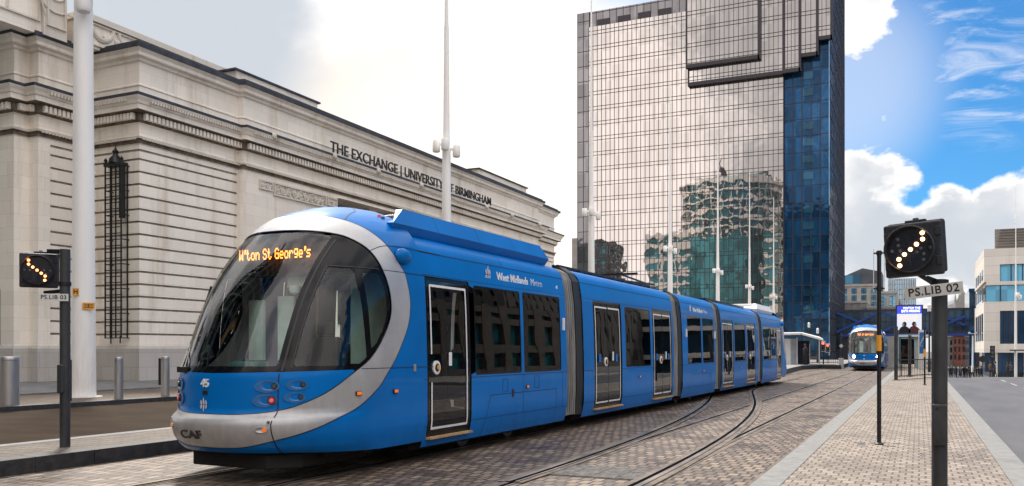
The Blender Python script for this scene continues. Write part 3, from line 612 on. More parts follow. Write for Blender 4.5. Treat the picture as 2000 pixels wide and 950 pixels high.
# ================================================================== HOTEL TOWER
YT = 215.0
def tX(px): return at_Y(px, YT)
TO = Vector((tX(1127), YT, -2.5)); tw = empty('hotel_tower', TO)
tag(tw, 'tall mirror glass tower with stepped glass panels on its upper corner, rising behind the tram', 'building')
M['mirror'] = mirror_mat('mirror_glass', (.64, .595, .565), .015, .016, .34, .96, .13, (1.19, 50, 3.9))
M['mirdark'] = mirror_mat('dark_blue_glass', (.016, .085, .20), .05, .03, .5, .55, .5, (1.9, 50, 3.9))
M['mirside'] = mirror_mat('side_sky_tint_glass', (.30, .58, .90), .03, .02, .4, .9, .15, (50, 2.2, 3.9))  # blue sky reflection of this side put into the glass tint
M['mirgrey'] = mirror_mat('bronze_grey_glass', (.26, .25, .26), .05, .02, .4, .8, .3, (2.2, 50, 3.9))
M['mull'] = mat('dark_mullion', (.028, .022, .030), .5)
def tb(name, x0, x1, y0, y1, z0, z1, m, par=tw):
    b = MB(); b.box(x0-TO.x, x1-TO.x, y0-TO.y, y1-TO.y, z0-TO.z, z1-TO.z); return b.build(name, m, par)
ztop = 90.4
xA, xB, xC, xD = tX(1127), tX(1150), tX(1530), tX(1619)
def grid(name, x0, x1, z0, z1, y, nx, floors, par=tw, wv=.10, m='mull', pair=.9, z00=0.0):
    b = MB()
    for i in range(nx+1):
        x = x0+(x1-x0)*i/nx; b.box(x-wv/2-TO.x, x+wv/2-TO.x, y-.12-TO.y, y-TO.y, z0-TO.z, z1-TO.z)
    k = 0
    while z00+k*floors < z1:
        for q in ((0, pair) if pair else (0,)):
            z = z00+k*floors+q
            if z0 < z < z1: b.box(x0-TO.x, x1-TO.x, y-.10-TO.y, y-.01-TO.y, z-.055-TO.z, z+.055-TO.z)
        k += 1
    return b.build(name, m, par)
tb('glass_wall', xB, xC, YT, YT+44, -2.5, 86.2, 'mirror'); grid('mullion_grid', xB, xC, -2.5, 86.2, YT, 42, 3.95, z00=1.2)
tb('corner_strip', xA, xB, YT+.4, YT+44, -2.5, ztop, 'mirgrey'); grid('mullion_grid', xA, xB, -2.5, ztop, YT+.4, 2, 3.95, z00=1.2, pair=0)
tb('roof_screen', xB, xC, YT+.6, YT+44, 86.2, ztop, 'mirgrey'); grid('mullion_grid', xB, tX(1340), 86.2, ztop, YT+.6, 14, 9, pair=0)
b = MB()
for k in range(4):
    x0 = tX(1165+k*40); x1 = tX(1190+k*40); b = MB(); b.box(x0-TO.x, x1-TO.x, .35, .59, 86.4-TO.z, 88.0-TO.z); b.build('louvre', 'mull', tw)
tb('recess_wall', xC, xD, YT+1.2, YT+44, -2.5, 96, 'mirdark'); grid('mullion_grid', xC, xD, -2.5, 90, YT+1.2, 5, 3.95, z00=1.2, pair=.0, wv=.2)
# bright room windows inside the dark recess
M['roomwin'] = mirror_mat('room_glass', (.035, .12, .20), .05, .03, .5, .5, .5, (1.9, 50, 3.9))
for k in range(21):
    x0 = tX(1567); x1 = tX(1588); z = 2.6+k*3.95
    if (k*7) % 5 == 3: continue
    b = MB(); b.box(x0-TO.x, x1-TO.x, 1.0, 1.19, z-TO.z, z+1.7-TO.z); f = b.build('window', 'roomwin', tw)
# stepped overlapping panels
def panel(pxa, pxb, ybot, y, nx):
    x0 = at_Y(pxa, y); x1 = at_Y(pxb, y); z0 = zpx(ybot, (x0+x1)/2, y)
    g = tb('raised_panel', x0, x1, y, YT+2.5, z0, 104, 'mirror'); grid('panel_mullion', x0, x1, z0, 104, y, nx, 3.95, z00=1.2, par=tw)
    b = MB(); b.box(x0-.35-TO.x, x1+.35-TO.x, y-.15-TO.y, y+1-TO.y, z0-.9-TO.z, z0-TO.z); b.box(x1-TO.x, x1+.55-TO.x, y-.15-TO.y, y+1-TO.y, z0-.9-TO.z, 104-TO.z); b.box(x0-.35-TO.x, x0-TO.x, y-.15-TO.y, y+1-TO.y, z0-TO.z, 104-TO.z); b.build('panel_edge', 'mull', tw)
panel(1346, 1529, 150, YT-1.2, 21); panel(1342, 1480, 117, YT-2.4, 15); panel(1531, 1560, 134, YT-1.3, 4); panel(1563, 1594, 103, YT-1.0, 3); panel(1597, 1622, 70, YT-.7, 3)
# side wall along the street
xS = xD+.02
b = MB(); b.box(xD-TO.x, xD+.12-TO.x, 0, 44.5, 0, 106-TO.z); b.build('side_wall', 'mirside', tw)
b = MB()
for i in range(14): y = i*3.4; b.box(xD+.12-TO.x, xD+.25-TO.x, y-.06, y+.06, 0, 106-TO.z)
for k in range(27): z = k*3.95; b.box(xD+.12-TO.x, xD+.22-TO.x, 0, 44.5, z, z+.15)
b.build('side_mullion', 'mull', tw)
text_obj('lettering', 'HYATT', 3.2, 'whiteline', tw, ((tX(1372))-TO.x, -2.62, zpx(-4, tX(1372), YT)-TO.z+.6), (R(90), 0, 0), .05)
# low grey wing left of the tower
b = MB(); x0, x1 = at_Y(1117, 225), at_Y(1129, 225); b.box(x0, x1, 225, 245, -2.5, zpx(466, x0, 225)); b.box(x0+.5, x1, 224.6, 225, -2.5, zpx(490, x0, 225)); o = b.build('concrete_block', mat('pale_concrete', (.40, .38, .36), .8, 0, .1, .5)); tag(o, 'narrow pale concrete block just left of the mirror glass tower', 'building')

# ================================================================== BUILDINGS THE GLASS REFLECTS (behind the camera)
M['ref_wall'] = mat('reflected_stone', (.60, .56, .53), .8, 0, .1, .3)
M['drumrib'] = mat('drum_cladding', (.22, .27, .28), .6); M['bg_rib'] = mat('dark_ribs', (.10, .10, .10), .7); M['ref_glass'] = mirror_mat('teal_glass', (.03, .17, .20), .1, .01, .3, .3, .6, (3.2, 3.2, 4.1))
def office(name, x0, x1, y0, y1, h, nx, nf, label, face='+y', gm='ref_glass', wm='ref_wall', fz=0):
    o = empty(name, ((x0+x1)/2, (y0+y1)/2, fz)); tag(o, label, 'building'); cx, cy = (x0+x1)/2, (y0+y1)/2
    b = MB(); b.box(x0-cx+.4, x1-cx-.4, y0-cy+.4, y1-cy-.4, 0, h-.5); b.build('glazing', gm, o)
    b = MB(); fh = h/nf
    for k in range(nf+1):
        z = min(k*fh, h-1.2); b.box(x0-cx, x1-cx, y0-cy, y1-cy, z, z+fh*.32)
    b.build('floor_band', wm, o)
    b = MB(); n = nx; ny = max(2, int((y1-y0)/((x1-x0)/nx)))
    for i in range(n+1):
        x = x0-cx+(x1-x0)*i/n; b.box(max(x-.75, x0-cx), min(x+.75, x1-cx), y0-cy-.05, y0-cy+.5, 0, h); b.box(max(x-.75, x0-cx), min(x+.75, x1-cx), y1-cy-.5, y1-cy+.05, 0, h)
    for i in range(ny+1):
        y = y0-cy+(y1-y0)*i/ny; b.box(x0-cx-.05, x0-cx+.5, max(y-.75, y0-cy), min(y+.75, y1-cy), 0, h); b.box(x1-cx-.5, x1-cx+.05, max(y-.75, y0-cy), min(y+.75, y1-cy), 0, h)
    b.build('pier', wm, o)
    return o
office('office_block', -135, -30, -60, -30, 64, 12, 9, 'broad grey office block with teal windows mirrored in the glass tower')
o = empty('round_tower', (-92, -48, 0)); tag(o, 'curved banded office tower with teal glazing mirrored in the glass tower', 'building')
b = MB(); b.lathe((0, 0, 0), [(26, 0), (26, 90), (23, 92), (.1, 92)], 48); b.build('glazing', 'ref_glass', o)
b = MB()
for k in range(6): b.lathe((0, 0, 64+k*5.0), [(26.1, 0), (27.2, 0), (27.2, 1.5), (26.1, 1.5)], 48)
for k in range(36): a = k*2*PI/36; b.obox((26.5*math.cos(a), 26.5*math.sin(a), 76), (.8, .5, 31), Matrix.Rotation(a, 3, 'Z'))
b.build('floor_band', 'ref_wall', o)
b = MB(); b.lathe((-4, 6, 92), [(5, 0), (4, 3), (2.4, 4), (2, 7), (.5, 9), (.1, 16)], 8); b.box(6, 22, -6, 4, 92, 95); b.build('roof_plant', 'mull', o)
o = empty('drum_library', (-45, -19, 0)); tag(o, 'tall drum shaped building behind the viewpoint mirrored in the tram windscreen', 'building')
b = MB(); b.lathe((0, 0, 0), [(18, 0), (18, 70), (.1, 70)], 48); b.build('glazing', 'frit', o); b = MB()
for k in range(11): b.lathe((0, 0, 2+k*6.2), [(18.1, 0), (19.2, 0), (19.2, .7), (18.1, .7)], 48)
b.build('floor_band', 'drumrib', o); b = MB()
for k in range(20): a = k*2*PI/20; b.obox((18.8*math.cos(a), 18.8*math.sin(a), 35), (1.2, 1.0, 70), Matrix.Rotation(a, 3, 'Z'))
b.build('rib', 'drumrib', o)
office('office_block', 30, 48, 86, 134, 15, 9, 4, 'long grey office row far along the road mirrored in the tram doors', gm='frit', wm='bg_rib')
office('office_block', -220, -150, -40, -10, 60, 12, 14, 'dark horizontal banded block mirrored at the left of the glass tower', wm='mull')
# across the road on the right, mirrored in the tram windows
M['redbrick'] = mat('brown_brick', (.10, .09, .085), .85, 0, .2, 1)
office('office_block', 27, 45, -30, 24, 8.5, 9, 3, 'low stone office block across the road mirrored in the tram windows', gm='frit', wm='bg_rib')
office('office_block', 26, 44, 24.2, 52, 11.5, 7, 4, 'taller brown block across the road mirrored in the tram windows', wm='redbrick', gm='frit')
office('office_block', 22, 40, 55, 84, 8.5, 5, 3, 'small brick row across the road mirrored in the tram windows', wm='redbrick')
office('office_block', 10, 34, -62, -34, 15, 6, 4, 'pale concrete block behind the viewpoint mirrored in the tram windscreen')
office('office_block', -26, 2, -60, -38, 18, 7, 5, 'white framed block behind the viewpoint mirrored in the tram windscreen', wm='white')
# ================================================================== TRAM
def pchip(x, tab):
    n = len(tab)
    if x <= tab[0][0]: return tab[0][1]
    if x >= tab[-1][0]: return tab[-1][1]
    h = [tab[i+1][0]-tab[i][0] for i in range(n-1)]; d = [(tab[i+1][1]-tab[i][1])/h[i] for i in range(n-1)]
    m = [d[0]]+[0 if d[i-1]*d[i] <= 0 else 2*d[i-1]*d[i]/(d[i-1]+d[i]) for i in range(1, n-1)]+[d[-1]]
    i = 0
    while i < n-2 and tab[i+1][0] <= x: i += 1
    t = (x-tab[i][0])/h[i]
    return (1+2*t)*(1-t)**2*tab[i][1]+t*(1-t)**2*h[i]*m[i]+t*t*(3-2*t)*tab[i+1][1]+t*t*(t-1)*h[i]*m[i+1]
WT = [(.2,1.25),(.35,1.29),(.6,1.325),(1.1,1.325),(2.0,1.305),(2.6,1.275),(3.0,1.215),(3.15,1.15),(3.3,1.04),(3.45,.87),(3.55,.7),(3.62,.52),(3.68,.28)]
YF = [(.30,-.60),(.44,-.79),(.70,-.89),(.76,-.87),(.83,-.79),(.90,-.765),(1.24,-.755),(1.5,-.66),(1.9,-.5),(2.24,-.34),(2.56,-.14),(2.9,.13),(3.24,.45),(3.44,.75),(3.54,1.05),(3.62,1.35),(3.68,1.75)]
PW, LN = 2.2, 1.6
_wc, _yc = {}, {}
def Wz(z):
    k = round(z, 5)
    if k not in _wc: _wc[k] = pchip(z, WT)
    return _wc[k]
def Yz(z):
    k = round(z, 5)
    if k not in _yc: _yc[k] = pchip(z, YF)
    return _yc[k]
def nose(q, z):
    w = Wz(z); y0 = Yz(z); sg = 1 if q >= 0 else -1; a = abs(q)
    if a <= 1:
        th = a*PI/2; return Vector((sg*w*math.sin(th)**(2/PW), y0+LN*(1-max(0, math.cos(th))**(2/PW)), z))
    return Vector((sg*w, y0+LN+(a-1)*2.4, z))
def normal_of(S, q, z, e=.004):
    a = S(q+e, z)-S(q-e, z); b = S(q, z+e)-S(q, z-e); n = a.cross(b)
    return n.normalized() if n.length > 1e-12 else Vector((0, -1, 0))
def clip(name, S, us, vs, F, m, parent, off=0, flip=False, flat=False):
    """build the part of surface S(u, v) where the scalar field F(u, v) >= 0, cut exactly along F = 0"""
    fv = {}
    def FV(u, v):
        k = (u, v)
        if k not in fv: fv[k] = F(u, v)
        return fv[k]
    verts, idx, faces, uvp = [], {}, [], []
    def vid(u, v):
        k = (round(u, 5), round(v, 5))
        if k not in idx: idx[k] = len(uvp); uvp.append((u, v))
        return idx[k]
    for i in range(len(us)-1):
        for j in range(len(vs)-1):
            c = [(us[i], vs[j]), (us[i+1], vs[j]), (us[i+1], vs[j+1]), (us[i], vs[j+1])]; f = [FV(*p) for p in c]
            if max(f) < 0: continue
            if min(f) >= 0: poly = c
            else:
                poly = []
                for k in range(4):
                    a, b = c[k], c[(k+1) % 4]; fa, fb = f[k], f[(k+1) % 4]
                    if fa >= 0: poly.append(a)
                    if (fa >= 0) != (fb >= 0): t = fa/(fa-fb); poly.append((a[0]+(b[0]-a[0])*t, a[1]+(b[1]-a[1])*t))
            ids = []
            for p in poly:
                q = vid(*p)
                if not ids or ids[-1] != q: ids.append(q)
            if len(ids) > 1 and ids[0] == ids[-1]: ids.pop()
            if len(ids) >= 3: faces.append(ids[::-1] if flip else ids)
    nm = [normal_of(S, u, v)*(-1 if flip else 1) for u, v in uvp]
    co = [S(u, v)+n*off for (u, v), n in zip(uvp, nm)]
    me = bpy.data.meshes.new(name); me.from_pydata([tuple(c) for c in co], [], faces); me.update(); me.materials.append(M[m])
    me.polygons.foreach_set('use_smooth', [True]*len(me.polygons)); me.normals_split_custom_set_from_vertices([tuple(n) for n in nm])
    o = bpy.data.objects.new(name, me); COL.objects.link(o); o.parent = parent; return o
def catmull(P, n=8, closed=False):
    out = []; N_ = len(P)
    for i in range(N_-1):
        p0 = P[max(i-1, 0)]; p1 = P[i]; p2 = P[i+1]; p3 = P[min(i+2, N_-1)]
        for k in range(n):
            t = k/n; out.append(tuple(.5*((2*p1[a])+(-p0[a]+p2[a])*t+(2*p0[a]-5*p1[a]+4*p2[a]-p3[a])*t*t+(-p0[a]+3*p1[a]-3*p2[a]+p3[a])*t**3) for a in (0, 1)))
    out.append(P[-1]); return out
SX = 2.1   # a metric scale for q so the distance field is roughly in metres
def sdf(curve):
    P = [(a*SX, b) for a, b in curve]; P = [(-P[0][0]-.0, P[0][1])]*0+P; poly = P+[(-a, b) for a, b in reversed(P)]
    n = len(poly)
    def F(q, z):
        x = q*SX; y = z; best = 1e9; ins = False
        for i in range(n):
            x0, y0 = poly[i]; x1, y1 = poly[(i+1) % n]; dx, dy = x1-x0, y1-y0; L = dx*dx+dy*dy
            t = 0 if L == 0 else max(0, min(1, ((x-x0)*dx+(y-y0)*dy)/L)); ex_, ey = x-x0-t*dx, y-y0-t*dy; d = ex_*ex_+ey*ey
            if d < best: best = d
            if (y0 > y) != (y1 > y) and x < (x1-x0)*(y-y0)/(y1-y0)+x0: ins = not ins
        return math.sqrt(best)*(1 if ins else -1)
    return F
cache_o, cache_i = {}, {}
OUT = catmull([(0,.425),(.2,.44),(.38,.515),(.552,.60),(.714,.715),(.863,.885),(.993,1.10),(1.09,1.34),(1.15,1.62),(1.185,1.95),(1.145,2.28),(1.035,2.58),(.93,2.78),(.826,2.96),(.70,3.14),(.56,3.28),(.40,3.36),(.2,3.40),(0,3.41)], 5)
INN = catmull([(0,.825),(.2,.83),(.39,.872),(.527,.955),(.676,1.10),(.838,1.346),(.92,1.52),(.975,1.78),(.99,2.08),(.935,2.38),(.82,2.68),(.69,2.91),(.55,3.05),(.43,3.115),(.215,3.155),(0,3.16)], 5)
_o, _i = sdf(OUT), sdf(INN)
def FO(q, z):
    k = (abs(round(q, 5)), round(z, 5))
    if k not in cache_o: cache_o[k] = _o(q, z)
    return cache_o[k]
def FI(q, z):
    k = (abs(round(q, 5)), round(z, 5))
    if k not in cache_i: cache_i[k] = _i(q, z)
    return cache_i[k]
def lin(a, b, n): return [a+(b-a)*i/n for i in range(n+1)]
QS = sorted(set([round(x, 5) for x in lin(-1, 1, 84)+lin(1, 2.02, 30)+[-a for a in lin(1, 2.02, 30)]]))
ZS = [round(x, 5) for x in lin(.30, .66, 12)+lin(.69, .93, 10)+lin(.97, 3.2, 62)+lin(3.22, 3.68, 30)]
Y1 = 1.96   # end of the cab module shell
def xw(q, z): return abs(nose(q, z).x)
def yw(q, z): return nose(q, z).y
def WAIST(q): return 1.315+.035*min(1, abs(q)/.85)
def skirt(q): return .36-.13*max(0, min(1, (abs(q)-.45)/1.2))    # lower edge of the shell
def make_cab(T, tail=False):
    """cab shell in tram coordinates: nose towards -y"""
    PA = {}
    low = lambda q, z: z-skirt(q)
    def F_body(q, z): return min(-FO(q, z), Y1-yw(q, z), low(q, z))
    PA['shell'] = clip('cab_shell', nose, QS, ZS, F_body, 'blue', T)
    def F_band(q, z): return min(FO(q, z), -FI(q, z))
    clip('silver_band', nose, QS, ZS, F_band, 'silver', T, .004)
    clip('front_panel', nose, QS, ZS, lambda q, z: min(FI(q, z), WAIST(q)-z), 'blue', T, -.002)
    # panes
    def F_ws(q, z): return min((.76-xw(q, z)), z-1.40, FI(q, z)-.03)
    def F_p1(q, z): return min(xw(q, z)-(.90 if z < 2.0 else .90), .60-yw(q, z), z-1.40, 2.65-z-.04*(xw(q, z)-.9), FI(q, z)-.05)
    def F_p2(q, z): return min(yw(q, z)-.70, FI(q, z)-.055, 2.60-z, xw(q, z)-.9)
    def F_fr(q, z): return min(FI(q, z), z-WAIST(q), -F_ws(q, z), -F_p1(q, z), -F_p2(q, z))
    clip('glazing_border', nose, QS, ZS, F_fr, 'frit', T, -.006)
    clip('windscreen', nose, QS, ZS, F_ws, 'screen', T, -.008)
    qp = [q for q in QS if q > 0]; qn = [q for q in QS if q < 0]
    for qq in (qp, qn):
        clip('side_window', nose, qq, ZS, F_p1, 'cabwin', T, -.010); clip('quarter_window', nose, qq, ZS, F_p2, 'cabwin', T, -.010)
    # panel gaps as thin lines
    g = .006
    def ribbon(name, pts, wdt, m, off, par=T):
        b = MB(); k = 0; P = [nose(*p) for p in pts]; Nn = [normal_of(nose, *p) for p in pts]
        for i, (p, n) in enumerate(zip(P, Nn)):
            d = (P[min(i+1, len(P)-1)]-P[max(i-1, 0)]).normalized(); s_ = d.cross(n).normalized()*wdt/2; c = p+n*off; b.v += [tuple(c-s_), tuple(c+s_)]
            if i: b.f.append([2*i-2, 2*i-1, 2*i+1, 2*i]); b.m.append(0)
        return b.build(name, m, par, smooth='keep')
    for sg in (1, -1):
        qx = lambda z, X=.80: sg*(math.asin(min(1, (X/Wz(z)))**(PW/2))*2/PI)
        ribbon('panel_gap', [(qx(z), z) for z in lin(.36, 1.31, 24)], .014, 'seam', .005)
        ribbon('panel_gap', [(sg*p[0], p[1]) for p in OUT if p[1] > .3], .012, 'seam', .006)
        ribbon('panel_gap', [(sg*p[0], p[1]) for p in INN], .012, 'black', .006)
        ribbon('panel_gap', [(sg*(.862+i*.047), 1.357) for i in range(0, 17)], .009, 'seam', .006)
        ribbon('panel_gap', [(sg*(.83+i*.027), 2.655+.0*i) for i in range(0, 22)], .009, 'seam', .006)
        ribbon('panel_gap', [(sg*q, z) for q, z in catmull([(.69, 2.90), (.76, 2.985), (.86, 3.01), (1.0, 3.01), (1.2, 3.005), (1.32, 3.0)], 5)], .010, 'seam', .006)
        ribbon('panel_gap', [(sg*q, z) for q, z in catmull([(.46, 3.34), (.47, 3.44), (.47, 3.55), (.40, 3.63), (.30, 3.67)], 5)], .014, 'seam', .006)
        # wiper-side pillar edges
        ribbon('pillar_trim', [(sg*(math.asin(((.815)/Wz(z))**(PW/2))*2/PI), z) for z in lin(1.34, 3.03, 30)], .025, 'rubber', .004)
        ribbon('window_trim', [(sg*(math.asin(((.885)/Wz(z))**(PW/2))*2/PI), z) for z in lin(1.38, 2.67, 24)], .018, 'rubber', .002)
        ribbon('window_trim', [(sg*q, 2.665) for q in lin(.475, .80, 14)], .014, 'rubber', .002)
    # head lamps: dished oval pockets with a lens at the outer end
    for sg in (1, -1):
        for (q, z, a_, h_, lm, lr) in ((.328, 1.165, .150, .078, 'dlens', .030), (.315, .995, .150, .078, 'red', .042), (.489, 1.178, .135, .065, 'dlens', .026), (.477, 1.03, .135, .065, 'dlens', .024)):
            c = nose(sg*q, z); n = normal_of(nose, sg*q, z); tx_ = (nose(sg*q+.01*1, z)-nose(sg*q-.01, z)).normalized(); tz = n.cross(tx_)
            b = MB(); rings = [(1.0, .006), (.93, .004), (.80, -.010), (.55, -.022), (.25, -.028)]; nn = 24
            # rendered as a shallow moulding standing on the panel: raised rim + sunken bowl
            for rr, dz in rings:
                for k in range(nn):
                    t = 2*PI*k/nn; sh = (1-rr)*.35*sg*a_; b.v.append(tuple(c+tx_*(a_*rr*math.cos(t)+sh)+tz*(h_*rr*math.sin(t))+n*(dz+.020 if rr < .9 else dz)))
            for j in range(len(rings)-1):
                for k in range(nn): b.f.append([j*nn+k, j*nn+(k+1) % nn, (j+1)*nn+(k+1) % nn, (j+1)*nn+k]); b.m.append(0)
            b.f.append([4*nn+k for k in range(nn)]); b.m.append(0)
            hl = b.build('lamp_pocket', 'blue_dark', T, smooth='keep')
            b = MB(); cc_ = c+tx_*(sg*a_*.55)+n*.006
            x_ = tx_; 
            b.cyl(cc_-n*.02, cc_+n*.012, lr*1.25, lr*1.15, 16); b.build('lamp_ring', 'black', hl, smooth=True)
            b = MB(); b.cyl(cc_, cc_+n*.018, lr, lr*.8, 16); b.build('lamp_lens', lm, hl, smooth=True)
            if lm == 'red': b = MB(); b.cyl(cc_+n*.016, cc_+n*.024, lr*.5, lr*.4, 12); b.build('lamp_core', 'lens', hl, smooth=True)
        # fog lamp and sensor in the bumper
        for (q, z, ra, rb, mm, nm_) in ((.336, .655, .085, .040, 'black', 'fog_lamp'), (.374, .735, .026, .026, 'black', 'tow_cap')):
            c = nose(sg*q, z); n = normal_of(nose, sg*q, z); tx_ = (nose(sg*q+.01, z)-nose(sg*q-.01, z)).normalized(); tz = n.cross(tx_); b = MB()
            for (s0, dz) in ((1, .006), (1, .010), (.8, .012), (.75, .004)):
                for k in range(18): t = 2*PI*k/18; b.v.append(tuple(c+tx_*ra*s0*math.cos(t)+tz*rb*s0*math.sin(t)+n*dz))
            for j in range(3):
                for k in range(18): b.f.append([j*18+k, j*18+(k+1) % 18, (j+1)*18+(k+1) % 18, (j+1)*18+k]); b.m.append(0)
            b.f.append([54+k for k in range(18)]); b.m.append(0); fo = b.build(nm_, 'silver', T, smooth='keep')
            if nm_ == 'fog_lamp': b = MB(); b.cyl(c+tx_*sg*.035, c+tx_*sg*.035+n*.014, .030, .024, 14); b.build('lamp_lens', 'amber', fo, smooth=True)
            else: b = MB(); b.cyl(c, c+n*.014, .012, .012, 10); b.build('cap_centre', 'black', fo, smooth=True)
        # marker lamps and the teardrop camera pod
        for (q, z) in ((.853, 1.047), (1.152, 1.045)):
            c = nose(sg*q, z); n = normal_of(nose, sg*q, z); tx_ = (nose(sg*q+.01, z)-nose(sg*q-.01, z)).normalized(); mm_ = Matrix((tx_, n, n.cross(tx_))).transposed()
            b = MB(); b.obox(c+n*.012, (.10, .024, .055), mm_); mk = b.build('marker_lamp', 'black', T, bevel=.006); b = MB(); b.obox(c+n*.022, (.078, .022, .040), mm_); b.build('marker_lens', 'amber', mk, bevel=.006)
        c = nose(sg*1.0, 2.90)+Vector((0, .02, 0)); c.y = 1.50; b = MB(); P_ = [(.001, -.16), (.07, -.13), (.105, -.07), (.115, 0), (.10, .08), (.06, .16), (.001, .22)]
        for r_, h_ in P_:
            for k in range(14): t = 2*PI*k/14; b.v.append((c.x+sg*.02+r_*.8*math.cos(t), c.y+h_, c.z+r_*math.sin(t)-.02))
        for j in range(len(P_)-1):
            for k in range(14): b.f.append([j*14+k, (j+1)*14+k, (j+1)*14+(k+1) % 14, j*14+(k+1) % 14]); b.m.append(0)
        pod = b.build('camera_pod', 'blue', T, smooth=True)
        b = MB(); b.obox((sg*1.325, 1.70, 1.345), (.02, .055, .10)); b.build('key_switch', 'steel', T, bevel=.004)
        for (yy, zz, m_) in ((1.36, 3.56, 'red'), (1.46, 3.53, 'black')):
            b = MB(); q0 = nose(sg*(.70 if zz > 3.55 else .74), zz-.07); b.lathe((q0.x, q0.y, q0.z+.0), [(.028, -.03), (.028, .012), (.02, .024), (.001, .028)], 12); b.build('roof_lamp', m_, T, smooth=True)
    # numerals, emblem, maker letters on the nose
    c = nose(-.035, 1.195)
    text_obj('fleet_number', '45', .135, 'white', T, (c.x, c.y-.006, 1.19), (R(89), 0, R(-2)), .010, bold=.003)
    b = MB(); c = nose(-.035, 1.075); b.obox((c.x, c.y-.004, 1.08), (.085, .016, .048)); b.build('camera_port', 'black', T, bevel=.01)
    emblem(T, (nose(-.04, .95).x, nose(-.04, .95).y-.014, .935), .085, 'front')
    c = nose(-.09, .58); text_obj('maker_letters', 'CAF', .15, 'polegrey', T, (c.x, c.y-.012, .575), (R(109), 0, R(-5)), .006, spacing=1.05, bold=.003, xs=1.3)
    # wiper
    b = MB()
    for (p0, p1, wd) in (((-.30, 1.36), (-.62, 2.05), .022), ((-.24, 1.36), (-.56, 2.05), .014)):
        a, c_ = nose(p0[0], p0[1]), nose(p1[0], p1[1]); b.bar(a+normal_of(nose, *p0)*.035, c_+normal_of(nose, *p1)*.035, wd)
    p0, p1 = (-.62, 1.45), (-.50, 2.45); b.bar(nose(*p0)+Vector((0, -.02, 0)), nose(*p1)+Vector((0, -.03, 0)), .02, .03)
    a = nose(-.27, 1.35); b.obox(a+Vector((0, -.02, 0)), (.16, .08, .07)); b.build('wiper', 'rubber', T)
    # under-nose plough
    b = MB(); b.prism([(-.85, -.12), (-.60, -.46), (.60, -.46), (.85, -.12), (.85, 1.2), (-.85, 1.2)], .15, .33); b.prism([(-.95, .2), (.95, .2), (.95, 1.7), (-.95, 1.7)], .24, .345); b.build('plough', 'under', T, bevel=.02)
    # interior seen through the glass
    cab = MB(); cab.box(-1.12, 1.12, .05, 1.9, .36, .42); cab.box(-1.05, 1.05, 1.86, 1.92, .42, 1.35); cab.box(-1.05, -.75, 1.86, 1.92, 1.35, 3.0); cab.box(.75, 1.05, 1.86, 1.92, 1.35, 3.0); cab.build('cab_wall', 'innerd', T)
    cb = MB(); cb.prism([(-.95, -.05), (-.55, -.38), (.55, -.38), (.95, -.05), (1.0, .55), (.45, .62), (.3, .25), (-.3, .25), (-.45, .6), (-1.0, .5)], 1.08, 1.33); cb.box(-.3, .1, -.15, .15, 1.33, 1.45); cb.build('driver_console', 'inner', T, bevel=.03)
    cb = MB(); cb.box(-.25, .25, 1.0, 1.45, .95, 1.08); cb.box(-.25, .25, 1.38, 1.5, 1.08, 1.78); cb.box(-.15, .15, 1.40, 1.48, 1.8, 2.0); cb.build('driver_seat', 'black', T, bevel=.05)
    cb = MB(); cb.box(-.95, .95, .98, 1.9, 3.12, 3.16); cb.box(-.85, .85, .72, 1.0, 2.62, 3.05); cb.build('display_housing', 'black', T)
    cb = MB(); cb.box(-.50, -.22, 1.00, 1.04, 1.45, 2.35); cb.box(-.98, -.72, .95, 1.0, 1.45, 2.3); cb.build('notice_board', 'innerl', T)
    cb = MB(); cb.box(.35, .95, 1.55, 1.60, 1.4, 2.7); cb.box(-.2, .2, .85, 1.0, 2.46, 2.6); cb.build('cab_blind', 'innerl', T)
    cb = MB(); cb.lathe((-.02, .78, 2.42), [(.001, -.08), (.06, -.05), (.075, 0), (.075, .05)], 12); cb.build('ceiling_camera', 'innerl', T, smooth=True)
    cb = MB(); cb.obox((-.70, -.02, 1.98), (.14, .06, .32)); cb.bar((-.70, -.02, 2.1), (-.9, .2, 2.4), .025); cb.build('mirror', 'black', T, bevel=.02)
DOT = {'W': "10001 10001 10001 10101 10101 11011 10001", 't': "01000 01000 11100 01000 01000 01001 00110", 'o': "00000 00000 01110 10001 10001 10001 01110", 'n': "00000 00000 10110 11001 10001 10001 10001",
 'S': "01110 10001 10000 01110 00001 10001 01110", 'G': "01110 10001 10000 10111 10001 10001 01111", 'e': "00000 00000 01110 10001 11111 10000 01110", 'r': "00000 00000 10110 11001 10000 10000 10000",
 'g': "00000 01111 10001 10001 01111 00001 01110", 's': "00000 00000 01111 10000 01110 00001 11110", "'": "01100 01100 01000 00000 00000 00000 00000", ' ': "00000 00000 00000 00000 00000 00000 00000",
 'N': "10001 11001 10101 10011 10001 10001 10001", 'i': "00100 00000 01100 00100 00100 00100 01110", 'v': "00000 00000 10001 10001 10001 01010 00100", 'c': "00000 00000 01110 10000 10000 10001 01110"}
def led_text(name, s, x0, x1, z0, z1, y, m, parent):
    cols = 0
    wd = [3.5 if ch in " '" else 6 for ch in s]; tot_ = sum(wd); px_ = (x1-x0)/tot_; pz = (z1-z0)/7; b = MB(); c = 0
    for ch, w_ in zip(s, wd):
        rows = DOT[ch].split()
        for r_, row in enumerate(rows):
            for k, bit in enumerate(row[:5]):
                if bit == '1' and k < w_: b.box(x0+(c+k+.02)*px_, x0+(c+k+.92)*px_, y-.004, y, z1-(r_+1.0)*pz, z1-(r_+.04)*pz)
        c += w_
    return b.build(name, m, parent)
